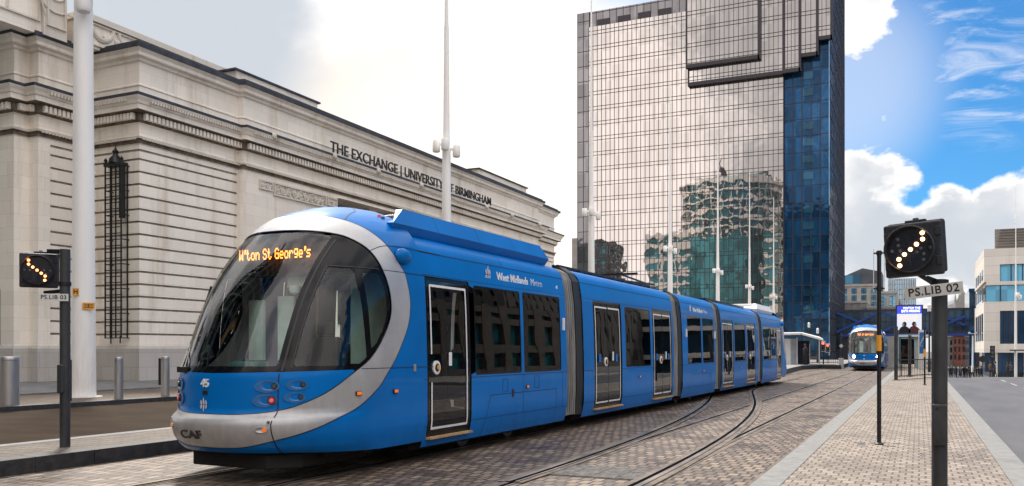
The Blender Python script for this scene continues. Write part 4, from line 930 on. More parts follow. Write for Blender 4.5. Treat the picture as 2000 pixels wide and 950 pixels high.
def emblem(T, c, h, side):
    """six slanted bars in a hexagon: the operator's mark"""
    b = MB(); w_ = h*.58
    shapes = []
    for cx, H_ in ((-.62*w_*1.25, .66*h), (0, h), (.62*w_*1.25, .66*h)):
        for sz in (-1, 1):
            shapes.append([(cx-.26*w_, .03*h*sz), (cx+.26*w_, .03*h*sz), (cx+.26*w_, H_*.50*sz), (cx, H_*sz)] if True else 0)
            shapes.append([(cx-.26*w_, .03*h*sz), (cx-.02*w_, .03*h*sz), (cx, H_*sz), (cx-.26*w_, H_*.50*sz)])
    for P_ in shapes:
        k = len(b.v)
        for d in (0, .004):
            for (a, z) in P_:
                b.v.append((c[0]+a, c[1]-d, c[2]+z) if side == 'front' else (c[0]+d*(1 if side == 'right' else -1), c[1]+a, c[2]+z))
        b.f += [[k, k+1, k+2, k+3], [k+7, k+6, k+5, k+4]]+[[k+i, k+(i+1) % 4, k+4+(i+1) % 4, k+4+i] for i in range(4)]; b.m += [0]*6
    return b.build('emblem', 'white', T)
# ---- side wall of the modules
def sideR(y, z): return Vector((Wz(z), y, z))
def sideL(y, z): return Vector((-Wz(z), y, z))
def rr_sdf(y0, y1, z0, z1, r):
    cy, cz, hy, hz = (y0+y1)/2, (z0+z1)/2, (y1-y0)/2-r, (z1-z0)/2-r
    def F(y, z):
        dy, dz = abs(y-cy)-hy, abs(z-cz)-hz
        return r-(math.hypot(max(dy, 0), max(dz, 0))+min(max(dy, dz), 0))
    return F
def axis_lines(a, b, step, extra):
    s_ = set(round(x, 4) for x in lin(a, b, max(1, int(round((b-a)/step))))); base = sorted(s_)
    for e in extra:
        if a < e < b: s_.add(round(e, 4))
    return sorted(s_)
def seat_row(T, y, face, xs=(.92, .50)):
    for x in xs:
        b = MB(); b.box(x-.20, x+.20, y-.2, y+.2, .78, .88); bk = y+.2*face; b.box(x-.20, x+.20, min(bk, bk+.07*face), max(bk, bk+.07*face), .85, 1.45); b.box(x-.11, x+.11, min(bk, bk+.06*face), max(bk, bk+.06*face), 1.45, 1.60)
        b.build('seat', 'seatm', T, bevel=.03)
def module(T, y0, y1, wins, doors, zb=.21, low_panel=None, rtop=True, text_y=None, lamps=()):
    zl = [z for z in lin(zb, 3.0, 34)]; ex_z = [1.19, 1.21, 1.24, 2.60, 2.63]
    for sgn, Sf, fl in ((1, sideR, False), (-1, sideL, True)):
        W_ = [rr_sdf(a, b_, 1.20, 2.62, .05) for a, b_ in wins]; D_ = [rr_sdf(a, b_, .33, 2.66, .04) for a, b_, k in doors]
        A = W_+D_
        ys = axis_lines(y0, y1, .20, [e for a, b_ in wins for e in (a, a+.015, a+.05, b_-.05, b_-.015, b_)]+[e for a, b_, k in doors for e in (a, a+.012, a+.04, b_-.04, b_-.012, b_)])
        zz = axis_lines(zb, 3.0, .09, [.33, .342, .37, 1.20, 1.215, 1.25, 2.57, 2.605, 2.62, 2.648, 2.66])
        def FB(y, z): return min([-f(y, z) for f in A]+[1])
        clip('side_panel', Sf, ys, zz, FB, 'blue', T, 0, fl)
        for (a, b_), f in zip(wins, W_):
            yy = axis_lines(a, b_, .1, [a+.012, a+.03, a+.045, b_-.012, b_-.03, b_-.045]); zq = axis_lines(1.20, 2.62, .10, [1.212, 1.23, 1.245, 2.608, 2.59, 2.575])
            fr = clip('window', Sf, yy, zq, lambda y, z: min(f(y, z), .030-f(y, z)), 'frit', T, -.004, fl); clip('pane', Sf, yy, zq, lambda y, z: f(y, z)-.030, 'tint', fr, -.006, fl)
        for (a, b_, kind), f in zip(doors, D_):
            yy = axis_lines(a, b_, .1, [a+.012, a+.03, a+.05, a+.08, a+.11, a+.125, a+.14, a+.16, b_-.012, b_-.03, b_-.05, b_-.08, b_-.11, b_-.125, b_-.14, b_-.16]+([ (a+b_)/2-.05, (a+b_)/2-.02, (a+b_)/2+.02, (a+b_)/2+.05] if kind == 2 else [])); zq = axis_lines(.33, 2.66, .10, [.35, .37, .40, .44, .455, .47, .49, 2.5, 2.515, 2.53, 2.545, 2.58, 2.61, 2.64])
            mid = (a+b_)/2
            dr = clip('door', Sf, yy, zq, lambda y, z: min(f(y, z), max(.06-f(y, z), (.022-abs(y-mid)) if kind == 2 else -1)), 'frit', T, -.012, fl)
            clip('pane', Sf, yy, zq, lambda y, z: min(f(y, z)-.06, (abs(y-mid)-.022) if kind == 2 else 1), 'tint', dr, -.014, fl)
            ring = lambda y, z: min(f(y, z)-.115, .150-f(y, z), (abs(y-mid)-.035) if kind == 2 else 1)
            if kind == 1: ring0 = ring; ring = lambda y, z: min(ring0(y, z), max(abs(z-1.33)-.20, (y-(a+.2)) ))
            yy2 = axis_lines(a, b_, .05, yy); zq2 = axis_lines(.33, 2.66, .05, zq)
            clip('white_outline', Sf, yy2, zq2, ring, 'whiteline', dr, -.004, fl)
            b = MB(); b.box(min(sgn*1.22, sgn*1.36), max(sgn*1.22, sgn*1.36), a+.02, b_-.02, .315, .345); b.build('door_step', 'tan', dr)
            yb = a+.26 if kind == 1 else mid+.18*(-1)
            b = MB(); X = sgn*(Wz(1.34)); bd = 'x'
            b.lathe((X-.012*sgn, yb, 1.34), [(.10, 0), (.10, .02*sgn), (.055, .022*sgn)], 20, 'x'); pb = b.build('door_button', 'whiteline', dr, smooth=True)
            b = MB(); b.lathe((X-.0*sgn, yb, 1.34), [(.058, 0), (.058, .02*sgn), (.035, .03*sgn)], 16, 'x'); b.build('button_ring', 'black', pb)
            b = MB(); b.lathe((X+.01*sgn, yb, 1.34), [(.038, 0), (.036, .025*sgn), (.001, .03*sgn)], 14, 'x'); b.build('button_cap', 'yellow', pb, smooth=True)
            y_s = a+.66 if kind == 1 else mid+.28
            b = MB(); b.obox((X, y_s, 1.46), (.008, .085, .20)); b.build('sticker', 'whiteline', dr, bevel=.003)
            if kind == 2:
                for q in (-.58, .52): b = MB(); b.obox((sgn*Wz(1.42), mid+q, 1.42), (.008, .12, .17)); b.build('wheelchair_sticker', 'blue', dr)
        # gaps between panels
        lines = MB()
        def L(ya, yb, za, zb_, wd=.010):
            n = max(1, int(abs(zb_-za)/.08)); 
            for i in range(n):
                t0, t1 = i/n, (i+1)/n; ya_, yb_, z_a, z_b = ya+(yb-ya)*t0, ya+(yb-ya)*t1, za+(zb_-za)*t0, za+(zb_-za)*t1
                k = len(lines.v)
                hw = wd/2
                if abs(zb_-za) < 1e-6: pts = [(ya_, z_a-hw), (yb_, z_a-hw), (yb_, z_a+hw), (ya_, z_a+hw)]
                else: pts = [(ya_-hw, z_a), (ya_+hw, z_a), (yb_+hw, z_b), (yb_-hw, z_b)]
                lines.v += [(sgn*(Wz(z)+.002), y, z) for y, z in pts]; lines.f.append([k, k+1, k+2, k+3] if sgn > 0 else [k+3, k+2, k+1, k]); lines.m.append(0)
        L(y0, y1, 2.998, 2.998, .014); L(y0, y1, 2.675, 2.675, .006)
        seg = sorted([(a, b_) for a, b_, k in doors]); cur = y0
        for a, b_ in seg+[(y1, y1)]:
            if a-cur > .05: L(cur, a, 1.17, 1.17); L(cur, a, .50, .50, .007)
            cur = b_
        for (a, b_) in wins: L(b_+.06, b_+.06, .50, 1.17)
        if low_panel: a, b_ = low_panel; L(a+.25, b_, .86, .86); L(a+.25, a, .86, zb+.01); L(b_, b_, .86, zb+.01)
        lines.build('panel_gap', 'seam', T, smooth='keep')
        for yl in lamps:
            b = MB(); b.obox((sgn*(Wz(.95)+.008), yl, .95), (.022, .085, .05)); mk = b.build('marker_lamp', 'black', T); b = MB(); b.obox((sgn*(Wz(.95)+.018), yl, .95), (.018, .062, .036)); b.build('marker_lens', 'amber', mk)
    # roof: shoulder + flat deck
    prof = [(1.215, 3.0), (1.198, 3.05), (1.165, 3.11), (1.11, 3.17), (1.03, 3.225), (.93, 3.265), (.80, 3.285), (.4, 3.30), (0, 3.305)]; prof = prof+[(-x, z) for x, z in reversed(prof[:-1])]
    b = MB()
    for (x, z) in prof: b.v += [(x, y0, z), (x, y1, z)]
    for i in range(len(prof)-1): b.f.append([2*i, 2*i+1, 2*i+3, 2*i+2]); b.m.append(0)
    r_ = b.build('roof', 'blue', T, smooth='keep'); me = r_.data; me.polygons.foreach_set('use_smooth', [True]*len(me.polygons))
    b = MB(); yj = y0+(y1-y0)*.5
    for sgn in (1, -1): 
        P_ = [p for p in prof if p[0]*sgn >= 0]
        for i in range(len(P_)-1): a, c = P_[i], P_[i+1]; k = len(b.v); b.v += [(a[0]*1.001+.002*sgn, yj-.005, a[1]+.003), (a[0]*1.001+.002*sgn, yj+.005, a[1]+.003), (c[0]*1.001+.002*sgn, yj+.005, c[1]+.003), (c[0]*1.001+.002*sgn, yj-.005, c[1]+.003)]; b.f.append([k, k+1, k+2, k+3]); b.m.append(0)
    b.build('roof_gap', 'seam', T, smooth='keep')
    # end walls, floor, ceiling lining
    b = MB(); b.box(-1.18, 1.18, y0+.02, y1-.02, .38, .42); b.build('floor', 'floorm', T)
    b = MB(); b.box(-1.12, 1.12, y0+.05, y1-.05, 2.78, 2.82); b.build('ceiling', 'innerl', T)
    b = MB(); b.box(-1.02, 1.02, y0+.06, y1-.06, .14, .37); b.box(-1.2, 1.2, y0+.1, y1-.1, .22, .36); b.build('underframe', 'under', T)
    for (a, b_) in wins:
        for y in lin(a+.45, b_-.45, 1):
            for sg in (1, -1): seat_row(T, y, 1 if y > (a+b_)/2 else -1, (sg*.90, sg*.48))
    for (a, b_, k) in doors:
        b = MB()
        for x in (-.55, .55): b.cyl((x, a-.1, .42), (x, a-.1, 2.78), .02, n=8)
        b.build('grab_pole', 'yellow', T, smooth=True)
    if text_y:
        for sgn in (1, -1):
            rot = (R(90), 0, R(90)*sgn); X = sgn*(Wz(2.83)+.004)
            yy = text_y
            text_obj('name_lettering', 'West Midlands', .205, 'white', T, (X, yy+sgn*(.45), 2.815), (R(86.5), 0, R(90)*sgn), .002, bold=.007)
            text_obj('name_lettering', 'Metro', .205, 'white', T, (X, yy+sgn*(1.44), 2.815), (R(86.5), 0, R(90)*sgn), .002, bold=-.002)
            emblem(T, (X, yy-sgn*.50, 2.83), .14, 'right' if sgn > 0 else 'left')
def bellows(T, y0, y1):
    prof = [(.30, 1.22), (.8, 1.24), (1.6, 1.235), (2.5, 1.20), (3.0, 1.14), (3.16, 1.05), (3.24, .9)]
    n = 5
    bb = MB(); rings = []
    ys = []
    mid = y0+(y1-y0)*.60; st = (mid-y0)/n
    for i in range(n): ys += [(y0+st*i, 0), (y0+st*(i+.52), 0), (y0+st*(i+.60), .05), (y0+st*(i+.85), .05)]
    ys.append((mid, 0))
    for y, o in ys:
        rings.append(len(bb.v)); bb.v += [(w_+o, y, z) for z, w_ in prof]+[(-w_-o, y, z) for z, w_ in reversed(prof)]
    m_ = len(prof)*2
    for i in range(len(ys)-1):
        for k in range(m_-1): bb.f.append([rings[i]+k, rings[i+1]+k, rings[i+1]+k+1, rings[i]+k+1]); bb.m.append(1 if i % 4 in (1, 2) else 0)
    o = bb.build('bellows', ['rubber', 'foldgrey'], T, smooth='keep'); o.data.polygons.foreach_set('use_smooth', [False]*len(o.data.polygons))
    bb = MB(); pr = [(.28, 1.27), (.8, 1.31), (1.6, 1.30), (2.5, 1.27), (3.0, 1.21), (3.18, 1.10), (3.30, .92)]
    for y in (mid, y1):
        bb.v += [(w_, y, z) for z, w_ in pr]+[(-w_, y, z) for z, w_ in reversed(pr)]
    q = len(pr)*2
    for k in range(q-1): bb.f.append([k, q+k, q+k+1, k+1]); bb.m.append(0)
    bb.f.append(list(range(q))); bb.m.append(0)
    bb.build('gangway_ring', 'rubber', T)
def fairing(T, y0, y1, m='blue', top='blue', z1=3.62):
    # chamfered roof box: dark lower facet, bright upper facet
    pr = [(.98, 3.25), (1.055, 3.37), (.93, z1), (.80, z1+.01), (.74, 3.50), (0, 3.48)]
    for sgn in (1, -1):
        b = MB()
        sl = [.55, .30, .0, 0, 0, 0]
        for yy, e in ((y0, 1), (y1, -1)):
            for (x, z), s_ in zip(pr, [0, -.05, .38, .40, .40, .40]): b.v.append((sgn*x, yy+e*(s_ if e > 0 else s_*.35), z))
        n = len(pr)
        for i in range(n-1): b.f.append([i, n+i, n+i+1, i+1]); b.m.append(0)
        b.f.append(list(range(n))); b.m.append(0); b.f.append(list(range(2*n-1, n-1, -1))); b.m.append(0)
        o = b.build('roof_fairing', m, T)
        b = MB()
        for k in range(1, 4): yy = y0+(y1-y0)*k/4-.15; b.add([(sgn*1.058, yy, 3.37), (sgn*1.058, yy+.008, 3.37), (sgn*.933, yy+.008, z1+.002), (sgn*.933, yy, z1+.002)], [(0, 1, 2, 3)])
        b.build('panel_gap', 'seam', o, smooth='keep')
    b = MB()
    for k in range(5): yy = y0+.5+k*(y1-y0-.8)/5; b.box(-.72, .72, yy, yy+.75*(y1-y0)/5.5, 3.45, 3.66 if k else 3.58)
    b.build('roof_unit', 'steel' if m == 'blue' else 'white', T, bevel=.02)
def bogie(T, y):
    b = MB(); b.box(-.95, .95, y-1.0, y+1.0, .16, .38); b.build('bogie_frame', 'under', T)
    for yy in (y-.85, y+.85):
        for sx in (1, -1):
            b = MB(); b.lathe((sx*.735, yy, .30), [(.06, -.06*sx), (.24, -.06*sx), (.29, -.05*sx), (.29, .05*sx), (.22, .07*sx), (.20, .03*sx), (.06, .05*sx), (.001, .06*sx)], 22, 'x'); wh = b.build('wheel', 'steel', T, smooth=True)
def make_tram():
    T = empty('tram', (0, 0, 0))
    ym = 16.55*2   # mirror sum
    TOTAL = 36.5
    make_cab(T)
    mods = [((Y1, 7.31), [(3.50, 5.20), (5.32, 7.03-.02)], [(2.02+.02, 3.36, 1)]),
            ((8.23, 15.2), [(10.98, 12.98)], [(8.85, 10.70, 2), (13.2, 15.02, 2)]),
            ((16.12, 20.38), [(16.75, 18.42), (18.62, 20.15)], [])]
    module(T, *mods[0][0], mods[0][1], mods[0][2], low_panel=(3.75, 6.75), text_y=4.55, lamps=(5.42,))
    module(T, *mods[1][0], mods[1][1], mods[1][2], lamps=(12.0,))
    module(T, *mods[2][0], mods[2][1], mods[2][2], low_panel=(16.9, 19.7), text_y=17.75, lamps=(18.6,))
    f = lambda v: TOTAL-v
    module(T, f(15.2), f(8.23), [(f(12.98), f(10.98))], [(f(15.02), f(13.2), 2), (f(10.70), f(8.85), 2)], lamps=(f(12),))
    module(T, f(7.31), f(Y1), [(f(5.20), f(3.50)), (f(7.01), f(5.32))], [(f(3.36), f(2.04), 1)], low_panel=(f(6.75), f(4.0)), lamps=(f(5.42),))
    bellows(T, 7.31, 8.23); bellows(T, 15.2, 16.12); bellows(T, 20.38, 21.3); bellows(T, f(8.23), f(7.31))
    fairing(T, 1.62, 7.0); fairing(T, f(7.0), f(3.0), 'white', 'white')
    for y in (1.0+3.9, 18.2, f(4.9)): bogie(T, y)
    # roof pipes and pantograph on the middle modules
    b = MB()
    for x in (.55, .65, -.6): b.bar((x, 8.4, 3.38), (x, 15.0, 3.38), .05)
    for y in lin(8.8, 14.8, 8): b.box(-.7, .75, y-.03, y+.03, 3.29, 3.36)
    b.box(-.5, .5, 11.5, 14.0, 3.30, 3.42); b.build('roof_pipes', 'poleblk', T)
    b = MB(); 
    for x in (-.45, .45): b.bar((x, 13.2, 3.42), (x, 16.2, 3.52), .05); b.bar((x*.7, 16.2, 3.52), (x*.8, 13.6, 3.60), .04)
    b.bar((-.8, 13.5, 3.62), (.8, 13.5, 3.62), .05); b.build('pantograph', 'poleblk', T)
    b = MB(); b.box(-.6, .6, 22.0, f(7.6), 3.29, 3.44); b.build('roof_unit', 'poleblk', T)
    # handle plates beside the windows
    for y in (7.13, 16.55, 20.25):
        for sx in (1, -1): b = MB(); b.obox((sx*(Wz(2.1)+.02), y, 2.1), (.04, .06, .24)); b.build('grab_plate', 'whiteline', T, bevel=.008)
    for y, z in ((4.55, 1.0), (5.85, 1.02)):
        for sx in (1, -1):
            b = MB()
            for (a, c, d, e) in ((-.1, .1, -.11, -.103), (-.1, .1, .103, .11), (-.1, -.092, -.11, .11), (.092, .1, -.11, .11)): b.box(*sorted((sx*(Wz(z)+.001), sx*(Wz(z)+.003))), y+a, y+c, z+d, z+e)
            b.build('hatch', 'seam', T)
    b = MB(); b.obox((Wz(.85)+.003, 4.85, .86), (.01, .07, .13)); b.build('hatch_lock', 'black', T)
    for sx in (1, -1): text_obj('side_number', '45', .10, 'white', T, (sx*(Wz(2.83)+.004), 6.95, 2.80), (R(86.5), 0, R(90)*sx), .002, bold=.004)
    # tail cab: same shell turned round
    tail = [o for o in T.children if o.get('is_cab')]
    return T, TOTAL
T, TOTAL = make_tram()
# rear cab = the same shell, turned about the tram's centre
cabnames = ('cab_shell', 'silver_band', 'front_panel', 'glazing_border', 'windscreen', 'side_window', 'quarter_window', 'plough', 'camera_pod', 'cab_wall', 'display_housing', 'fog_lamp', 'driver_console', 'driver_seat', 'lamp_pocket')
turn = Matrix.Translation((0, TOTAL, 0)) @ Matrix.Rotation(PI, 4, 'Z')
for o in list(T.children):
    if o.name.split('.')[0] in cabnames:
        c = copy_tree(o, T); c.matrix_local = turn @ o.matrix_local
far = copy_tree(T, None, skip=('roof_pipes', 'seat', 'grab_pole', 'hatch'))
TANG = R(-.72)
T.location = (-7.695, 8.7, .013); T.rotation_euler = (0, 0, TANG)
tag(T, 'long blue articulated tram with silver nose band and orange display, filling the foreground', 'tram')
led_text('destination_display', "W'ton St George's", -.66, .56, 2.80, 2.945, .42, 'led', T)
far.location = (-3.78, 73.6, .013); far.rotation_euler = (0, 0, R(1.2)); tag(far, 'distant blue tram facing the viewer with lit headlamps, behind the thin black post', 'tram')
led_text('destination_display', "Not in service", -.62, .55, 2.78, 2.98, .66, 'led', far)
for sg in (1, -1):
    c = nose(sg*.42, 1.12); n = normal_of(nose, sg*.42, 1.12); b = MB(); b.cyl(c+n*.01, c+n*.05, .13, .11, 16); b.build('headlight', 'lamplit', far, smooth=True)
# ================================================================== MASTS
def mast(x, y, z0, H, rb, rt, zbox, label, boxes=3):
    m = empty('floodlight_mast', (x, y, z0)); tag(m, label, 'mast', 'white masts across the square')
    zb = zbox-z0; b = MB()
    b.cyl((0, 0, 0), (0, 0, zb), rb, rb*.72, 24, cap=False); b.cyl((0, 0, zb), (0, 0, zb+.6), rb*.75, rb*.6, 24); b.cyl((0, 0, zb+.6), (0, 0, H*.62), rb*.58, rb*.42, 20); b.cyl((0, 0, H*.62), (0, 0, H), rb*.36, rt, 16)
    b.build('pole', 'mast', m, smooth=True)
    s_ = rb/.30
    for k in range(boxes):
        a = [0.35, -1.2, -2.6, 2.0][k]; cx, cy = math.cos(a)*.52, math.sin(a)*.52; cz = zb+[.05, .30, .30, 0][k]
        b = MB(); b.lathe((cx, cy, cz-.35), [(.001, 0), (.17, 0), (.20, .04), (.20, .56), (.17, .60), (.001, .60)], 14); b.bar((math.cos(a)*.2, math.sin(a)*.2, cz+.05), (cx, cy, cz+.05), .09, .12)
        f = b.build('floodlight', 'mast', m, smooth=True)
        b = MB(); b.lathe((cx, cy, cz-.36), [(.001, 0), (.16, 0), (.16, .02)], 14); b.build('lens', 'lens', f)
    return m
ml = ['thickest white mast rising beside the grille at the left, cut by the top edge', 'white mast rising behind the roof of the blue tram beside the lettering', 'white mast in front of the left edge of the glass tower', 'white mast before the middle of the glass tower, tip below its stepped panels', 'fourth white mast before the glass tower, right of its middle', 'thin white mast near the right side of the tower, second from the last', 'shortest white mast, last of the row before the dark glass']
info = [(163, 776, 14, .34), (872, None, 296, .30), (1155, None, 422, .31), (1309, None, 491, .31), (1402, None, 533, .31), (1464, None, 563, .31), (1511, None, 582, .31)]
Dm = [25.1, 45.0, 66.5, 90.0, 114.5, 142.5, 170.0]
tops = [None, None, None, 160, 265, 335, 385]
for i, ((px, py, ybox, rb), d) in enumerate(zip(info, Dm)):
    x, y = at_d(px, d); z0 = .25 if i < 5 else gz(y); zb_ = 1.6+(685-ybox)*d/1700
    if i == 0: zb_ = 12.1
    H = (1.6+(685-tops[i])*d/1700-z0) if tops[i] is not None else 29.2
    m_ = mast(x, y, z0, H, rb, .04, zb_, ml[i], 3)
    b = MB(); b.lathe((0, 0, 0), [(rb*1.5, -.01), (rb*1.5, .03), (rb*1.02, .035)], 24); b.build('base_flange', 'mast', m_)
    if i == 0:
        m0 = m_
        al = math.atan2(x, y)*-1; Fw = Vector((-math.sin(al)*-1, -math.cos(al), 0)); Fw = Vector((-x, -y, 0)).normalized(); Rt = Vector((-Fw.y, Fw.x, 0)); Mx = Matrix((Rt, -Fw, Vector((0, 0, 1)))).transposed(); eu = Mx.to_euler()
        c1 = Fw*.30-Rt*.20+Vector((0, 0, 3.02)); c2 = Fw*.34+Rt*.13+Vector((0, 0, 2.62))
        b = MB(); b.obox(c1, (.16, .02, .21), Mx); pl = b.build('warning_plate', 'yellow', m0)
        text_obj('plate_letter', 'H', .17, 'ink', pl, c1+Fw*.012, (R(90), 0, eu.z), .003, bold=.006)
        b = MB(); b.obox(c2, (.32, .02, .19), Mx); pl = b.build('warning_plate', 'yellow', m0)
        b = MB()
        for q in range(3): b.obox(c2+Fw*.012+Vector((0, 0, .05-.045*q)), (.24, .004, .014), Mx)
        b.obox(c2+Fw*.012+Vector((0, 0, .0)), (.02, .003, .10), Mx); b.build('plate_lines', 'ink', pl)
        b = MB(); b.cyl((0, 0, 3.07), (0, 0, 3.085), .315, .315, 24); b.cyl((0, 0, 2.67), (0, 0, 2.685), .318, .318, 24); b.build('strap', 'poleblk', m0)
        # camera pair near the top edge of the picture
        for dx, dz in ((.52, 0), (.44, -.38)):
            b = MB(); b.lathe((dx, -.35, 11.45+dz), [(.001, -.15), (.17, -.15), (.21, -.08), (.21, .16), (.17, .2), (.001, .2)], 16); b.bar((.12, -.1, 11.5+dz), (dx, -.35, 11.5+dz), .06); b.build('camera_dome', 'mast', m0, smooth=True)
# white mast right
x, y = at_d(1984, 108); m_ = mast(x, y, rz(y), 1.6+320*108/1700-rz(y), .17, .03, 1.6+104*108/1700, 'slim white mast in front of the pale building at the far right', 2); m_['group'] = 'white masts across the square'

# ================================================================== BOLLARDS
def bollard(px, base, wpx, hpx, name, m, label, grp='steel bollards along the square kerb', z0=.26):
    p = at(px, base, z0); d = -math.sin(HEAD)*p.x+math.cos(HEAD)*p.y; r = wpx*d/1700/2; h = hpx*d/1700
    o = empty(name, p); tag(o, label, 'bollard', grp)
    b = MB(); b.lathe((0, 0, 0), [(r, -.02), (r, h-.10)], 24); b.build('tube', m, o, smooth=True)
    b = MB(); b.lathe((0, 0, 0), [(r*.93, h-.10), (r*.93, h-.085), (r, h-.08), (r, h-.02), (r*.96, h), (.001, h+.004)], 24); b.build('cap', m, o, smooth=True)
    return o
bollard(19, 791, 34, 94, 'bollard', 'steel', 'stout steel bollard at the far left beside the blue door')
bollard(232, 779, 17, 81, 'bollard', 'steel', 'steel bollard between the white mast and the tram nose, nearer the mast')
bollard(323, 773, 16, 76, 'bollard', 'steel', 'steel bollard nearest the tram nose')
bollard(313, 752, 7, 52, 'bollard', 'poleblk', 'thin black post half hidden behind the bollard nearest the tram', None, .30)
bollard(137, 783, 6, 80, 'bollard', 'poleblk', 'thin dark post just behind the left signal pole', None)

# ================================================================== TRAM SIGNALS
def signal_head(parent, c, rot, w_, diag, m_on='ledhot'):
    """square housing with a round hooded lens of small lamps"""
    Hh = empty('head_pivot', c); 
    bpy.data.objects.remove(Hh)
    mt = Matrix.Translation(c) @ rot.to_4x4()
    def put(b, name, m, par, **k):
        b.v = [tuple(mt @ Vector(v)) for v in b.v]; return b.build(name, m, par, **k)
    h = w_/2
    b = MB(); b.box(-h, h, 0, .11, -h, h); hd = put(b, 'housing', 'housing', parent, bevel=.018)
    b = MB(); b.box(-h+.02, h+.015, .10, .20, -h+.03, h+.025); put(b, 'back_case', 'housing', hd, bevel=.02)
    b = MB(); b.box(-.07, .12, .06, .17, h, h+.035); b.box(0, .05, .08, .14, h+.03, h+.055); put(b, 'top_bracket', 'housing', hd, bevel=.006)
    for (x, z) in ((-h+.03, h*.52), (-h+.03, -h*.56), (h-.03, h*.6), (h-.03, -h*.5)):
        b = MB(); b.box(x-.028, x+.028, -.012, .0, z-.045, z+.045); put(b, 'clip', 'housing', hd, bevel=.006)
    r = w_*.435; b = MB(); cx = -.022
    b.lathe((cx, 0, 0), [(r*1.0, 0), (r*1.0, .12), (r*.955, .125), (r*.94, .0)], 40, '-y'); put(b, 'lens_hood', 'housing', hd, smooth=True)
    b = MB(); b.lathe((cx, 0, 0), [(.001, .004), (r*.95, .004)], 32, '-y'); put(b, 'lens', mat('signal_lens_back', (.02, .022, .035), .15, 0, .3, 14) if 'signal_lens_back' not in bpy.data.materials else bpy.data.materials['signal_lens_back'], hd)
    pts = diag
    on = MB(); 
    for (x, z) in pts: on.lathe((cx+x*r, 0, z*r), [(r*.088, .004), (r*.084, .016), (.001, .022)], 12, '-y')
    put(on, 'lit_lamps', m_on, hd, smooth=True)
    of = MB()
    for (x, z) in ((-.5, .5), (.5, -.5), (-.48, .22), (.52, -.25), (-.75, 0), (.8, 0), (-.42, -.02), (.42, 0), (.25, -.15)): of.lathe((cx+x*r, 0, z*r), [(r*.075, .004), (r*.07, .014), (.001, .018)], 10, '-y')
    put(of, 'unlit_lamps', 'ledoff', hd, smooth=True)
    b = MB(); b.cyl((cx, -.045, 0), (cx, -.045, -r*.7), .003, n=5); put(b, 'lens_wire', 'housing', hd)
    return hd
UP = [(.50, .66), (.50, .39), (.25, .20), (0, 0), (-.25, -.19), (-.48, -.38), (-.46, -.66)]
def plate(parent, c, rot, w_, h_, s):
    mt = Matrix.Translation(c) @ rot.to_4x4(); b = MB(); b.box(-w_/2, w_/2, -.004, .004, -h_/2, h_/2); b.v = [tuple(mt @ Vector(v)) for v in b.v]; pl = b.build('sign_plate', 'sign', parent, bevel=.002)
    t = text_obj('sign_lettering', s, h_*.92, 'ink', pl, mt @ Vector((0, -.0055, 0)), (rot @ Matrix.Rotation(R(90), 3, 'X')).to_euler(), .0008, spacing=1.1, bold=.0018)
    t.scale = (w_*.86/t.dimensions.x,)*2+(1,); return pl
# right signal
px_, py_ = at_d(1835, 8.5); s = empty('tram_signal', (px_, py_, .06)); tag(s, 'near dark pole with signal showing a rising row of lamps, plate PS.LIB 02', 'tram signal')
b = MB(); b.cyl((0, 0, -.02), (0, 0, 2.28-.06), .0715, .0715, 28); b.build('pole', 'polegrey', s, smooth=True)
b = MB(); b.cyl((0, 0, 2.22), (0, 0, 2.235), .073, .06, 28); b.build('pole_cap', 'poleblk', s, smooth=True)
b = MB(); b.box(-.066, .066, -.105, -.03, .62, 1.02); dd = b.build('access_door', 'polegrey', s, bevel=.012)
for z in (.66, .98): b = MB(); b.cyl((-.02, -.112, z), (-.02, -.10, z), .012, n=10); b.build('bolt', 'ink', dd)
rot = Matrix.Rotation(R(-8), 3, 'Z') @ Matrix.Rotation(R(-3.0), 3, 'Y')
signal_head(s, Vector((-.235, -.10, 2.53)), rot, .52, UP)
b = MB(); b.bar((-.12, -.02, 2.25), (0, 0, 2.20), .06, .05); b.bar((-.20, -.03, 2.30), (-.02, -.02, 2.17), .05, .04); b.cyl((0, 0, 2.15), (0, 0, 2.23), .082, .082, 20); b.build('bracket', 'poleblk', s, bevel=.004)
plate(s, Vector((-.055, -.12, 2.12)), Matrix.Rotation(R(-6), 3, 'Z') @ Matrix.Rotation(R(-5.5), 3, 'Y'), .515, .115, 'PS.LIB 02')
# left signal
p = at(127, 873, .20); s = empty('tram_signal', p); tag(s, 'grey pole on left island with signal of falling lamps, plate PS.LIB 03', 'tram signal')
b = MB(); b.cyl((0, 0, -.02), (0, 0, 2.87), .072, .072, 24); b.build('pole', 'polegrey', s, smooth=True)
b = MB(); b.box(-.055, .055, -.10, -.03, .78, 1.20); b.build('access_door', 'polegrey', s, bevel=.02)
rot = Matrix.Rotation(R(52), 3, 'Z') @ Matrix.Rotation(R(0), 3, 'Y')
signal_head(s, Vector((-.43, -.10, 2.575)), rot, .50, [(-x, z) for x, z in UP], mat('amber_signal_dim', (.9, .4, .15), .4, emis=(1, .28, .08), es=4))
b = MB(); b.bar((-.35, 0, 2.86), (0, 0, 2.84), .07, .06); b.bar((-.10, 0, 2.80), (-.02, 0, 2.55), .035); b.bar((-.40, -.02, 2.25), (0, 0, 2.27), .06, .05); b.cyl((0, 0, 2.34), (0, 0, 2.40), .085, .085, 16); b.build('bracket', 'poleblk', s, bevel=.004)
plate(s, Vector((-.03, -.16, 2.165)), Matrix.Rotation(R(38), 3, 'Z') @ Matrix.Rotation(R(0), 3, 'Y'), .39, .105, 'PS.LIB 03')

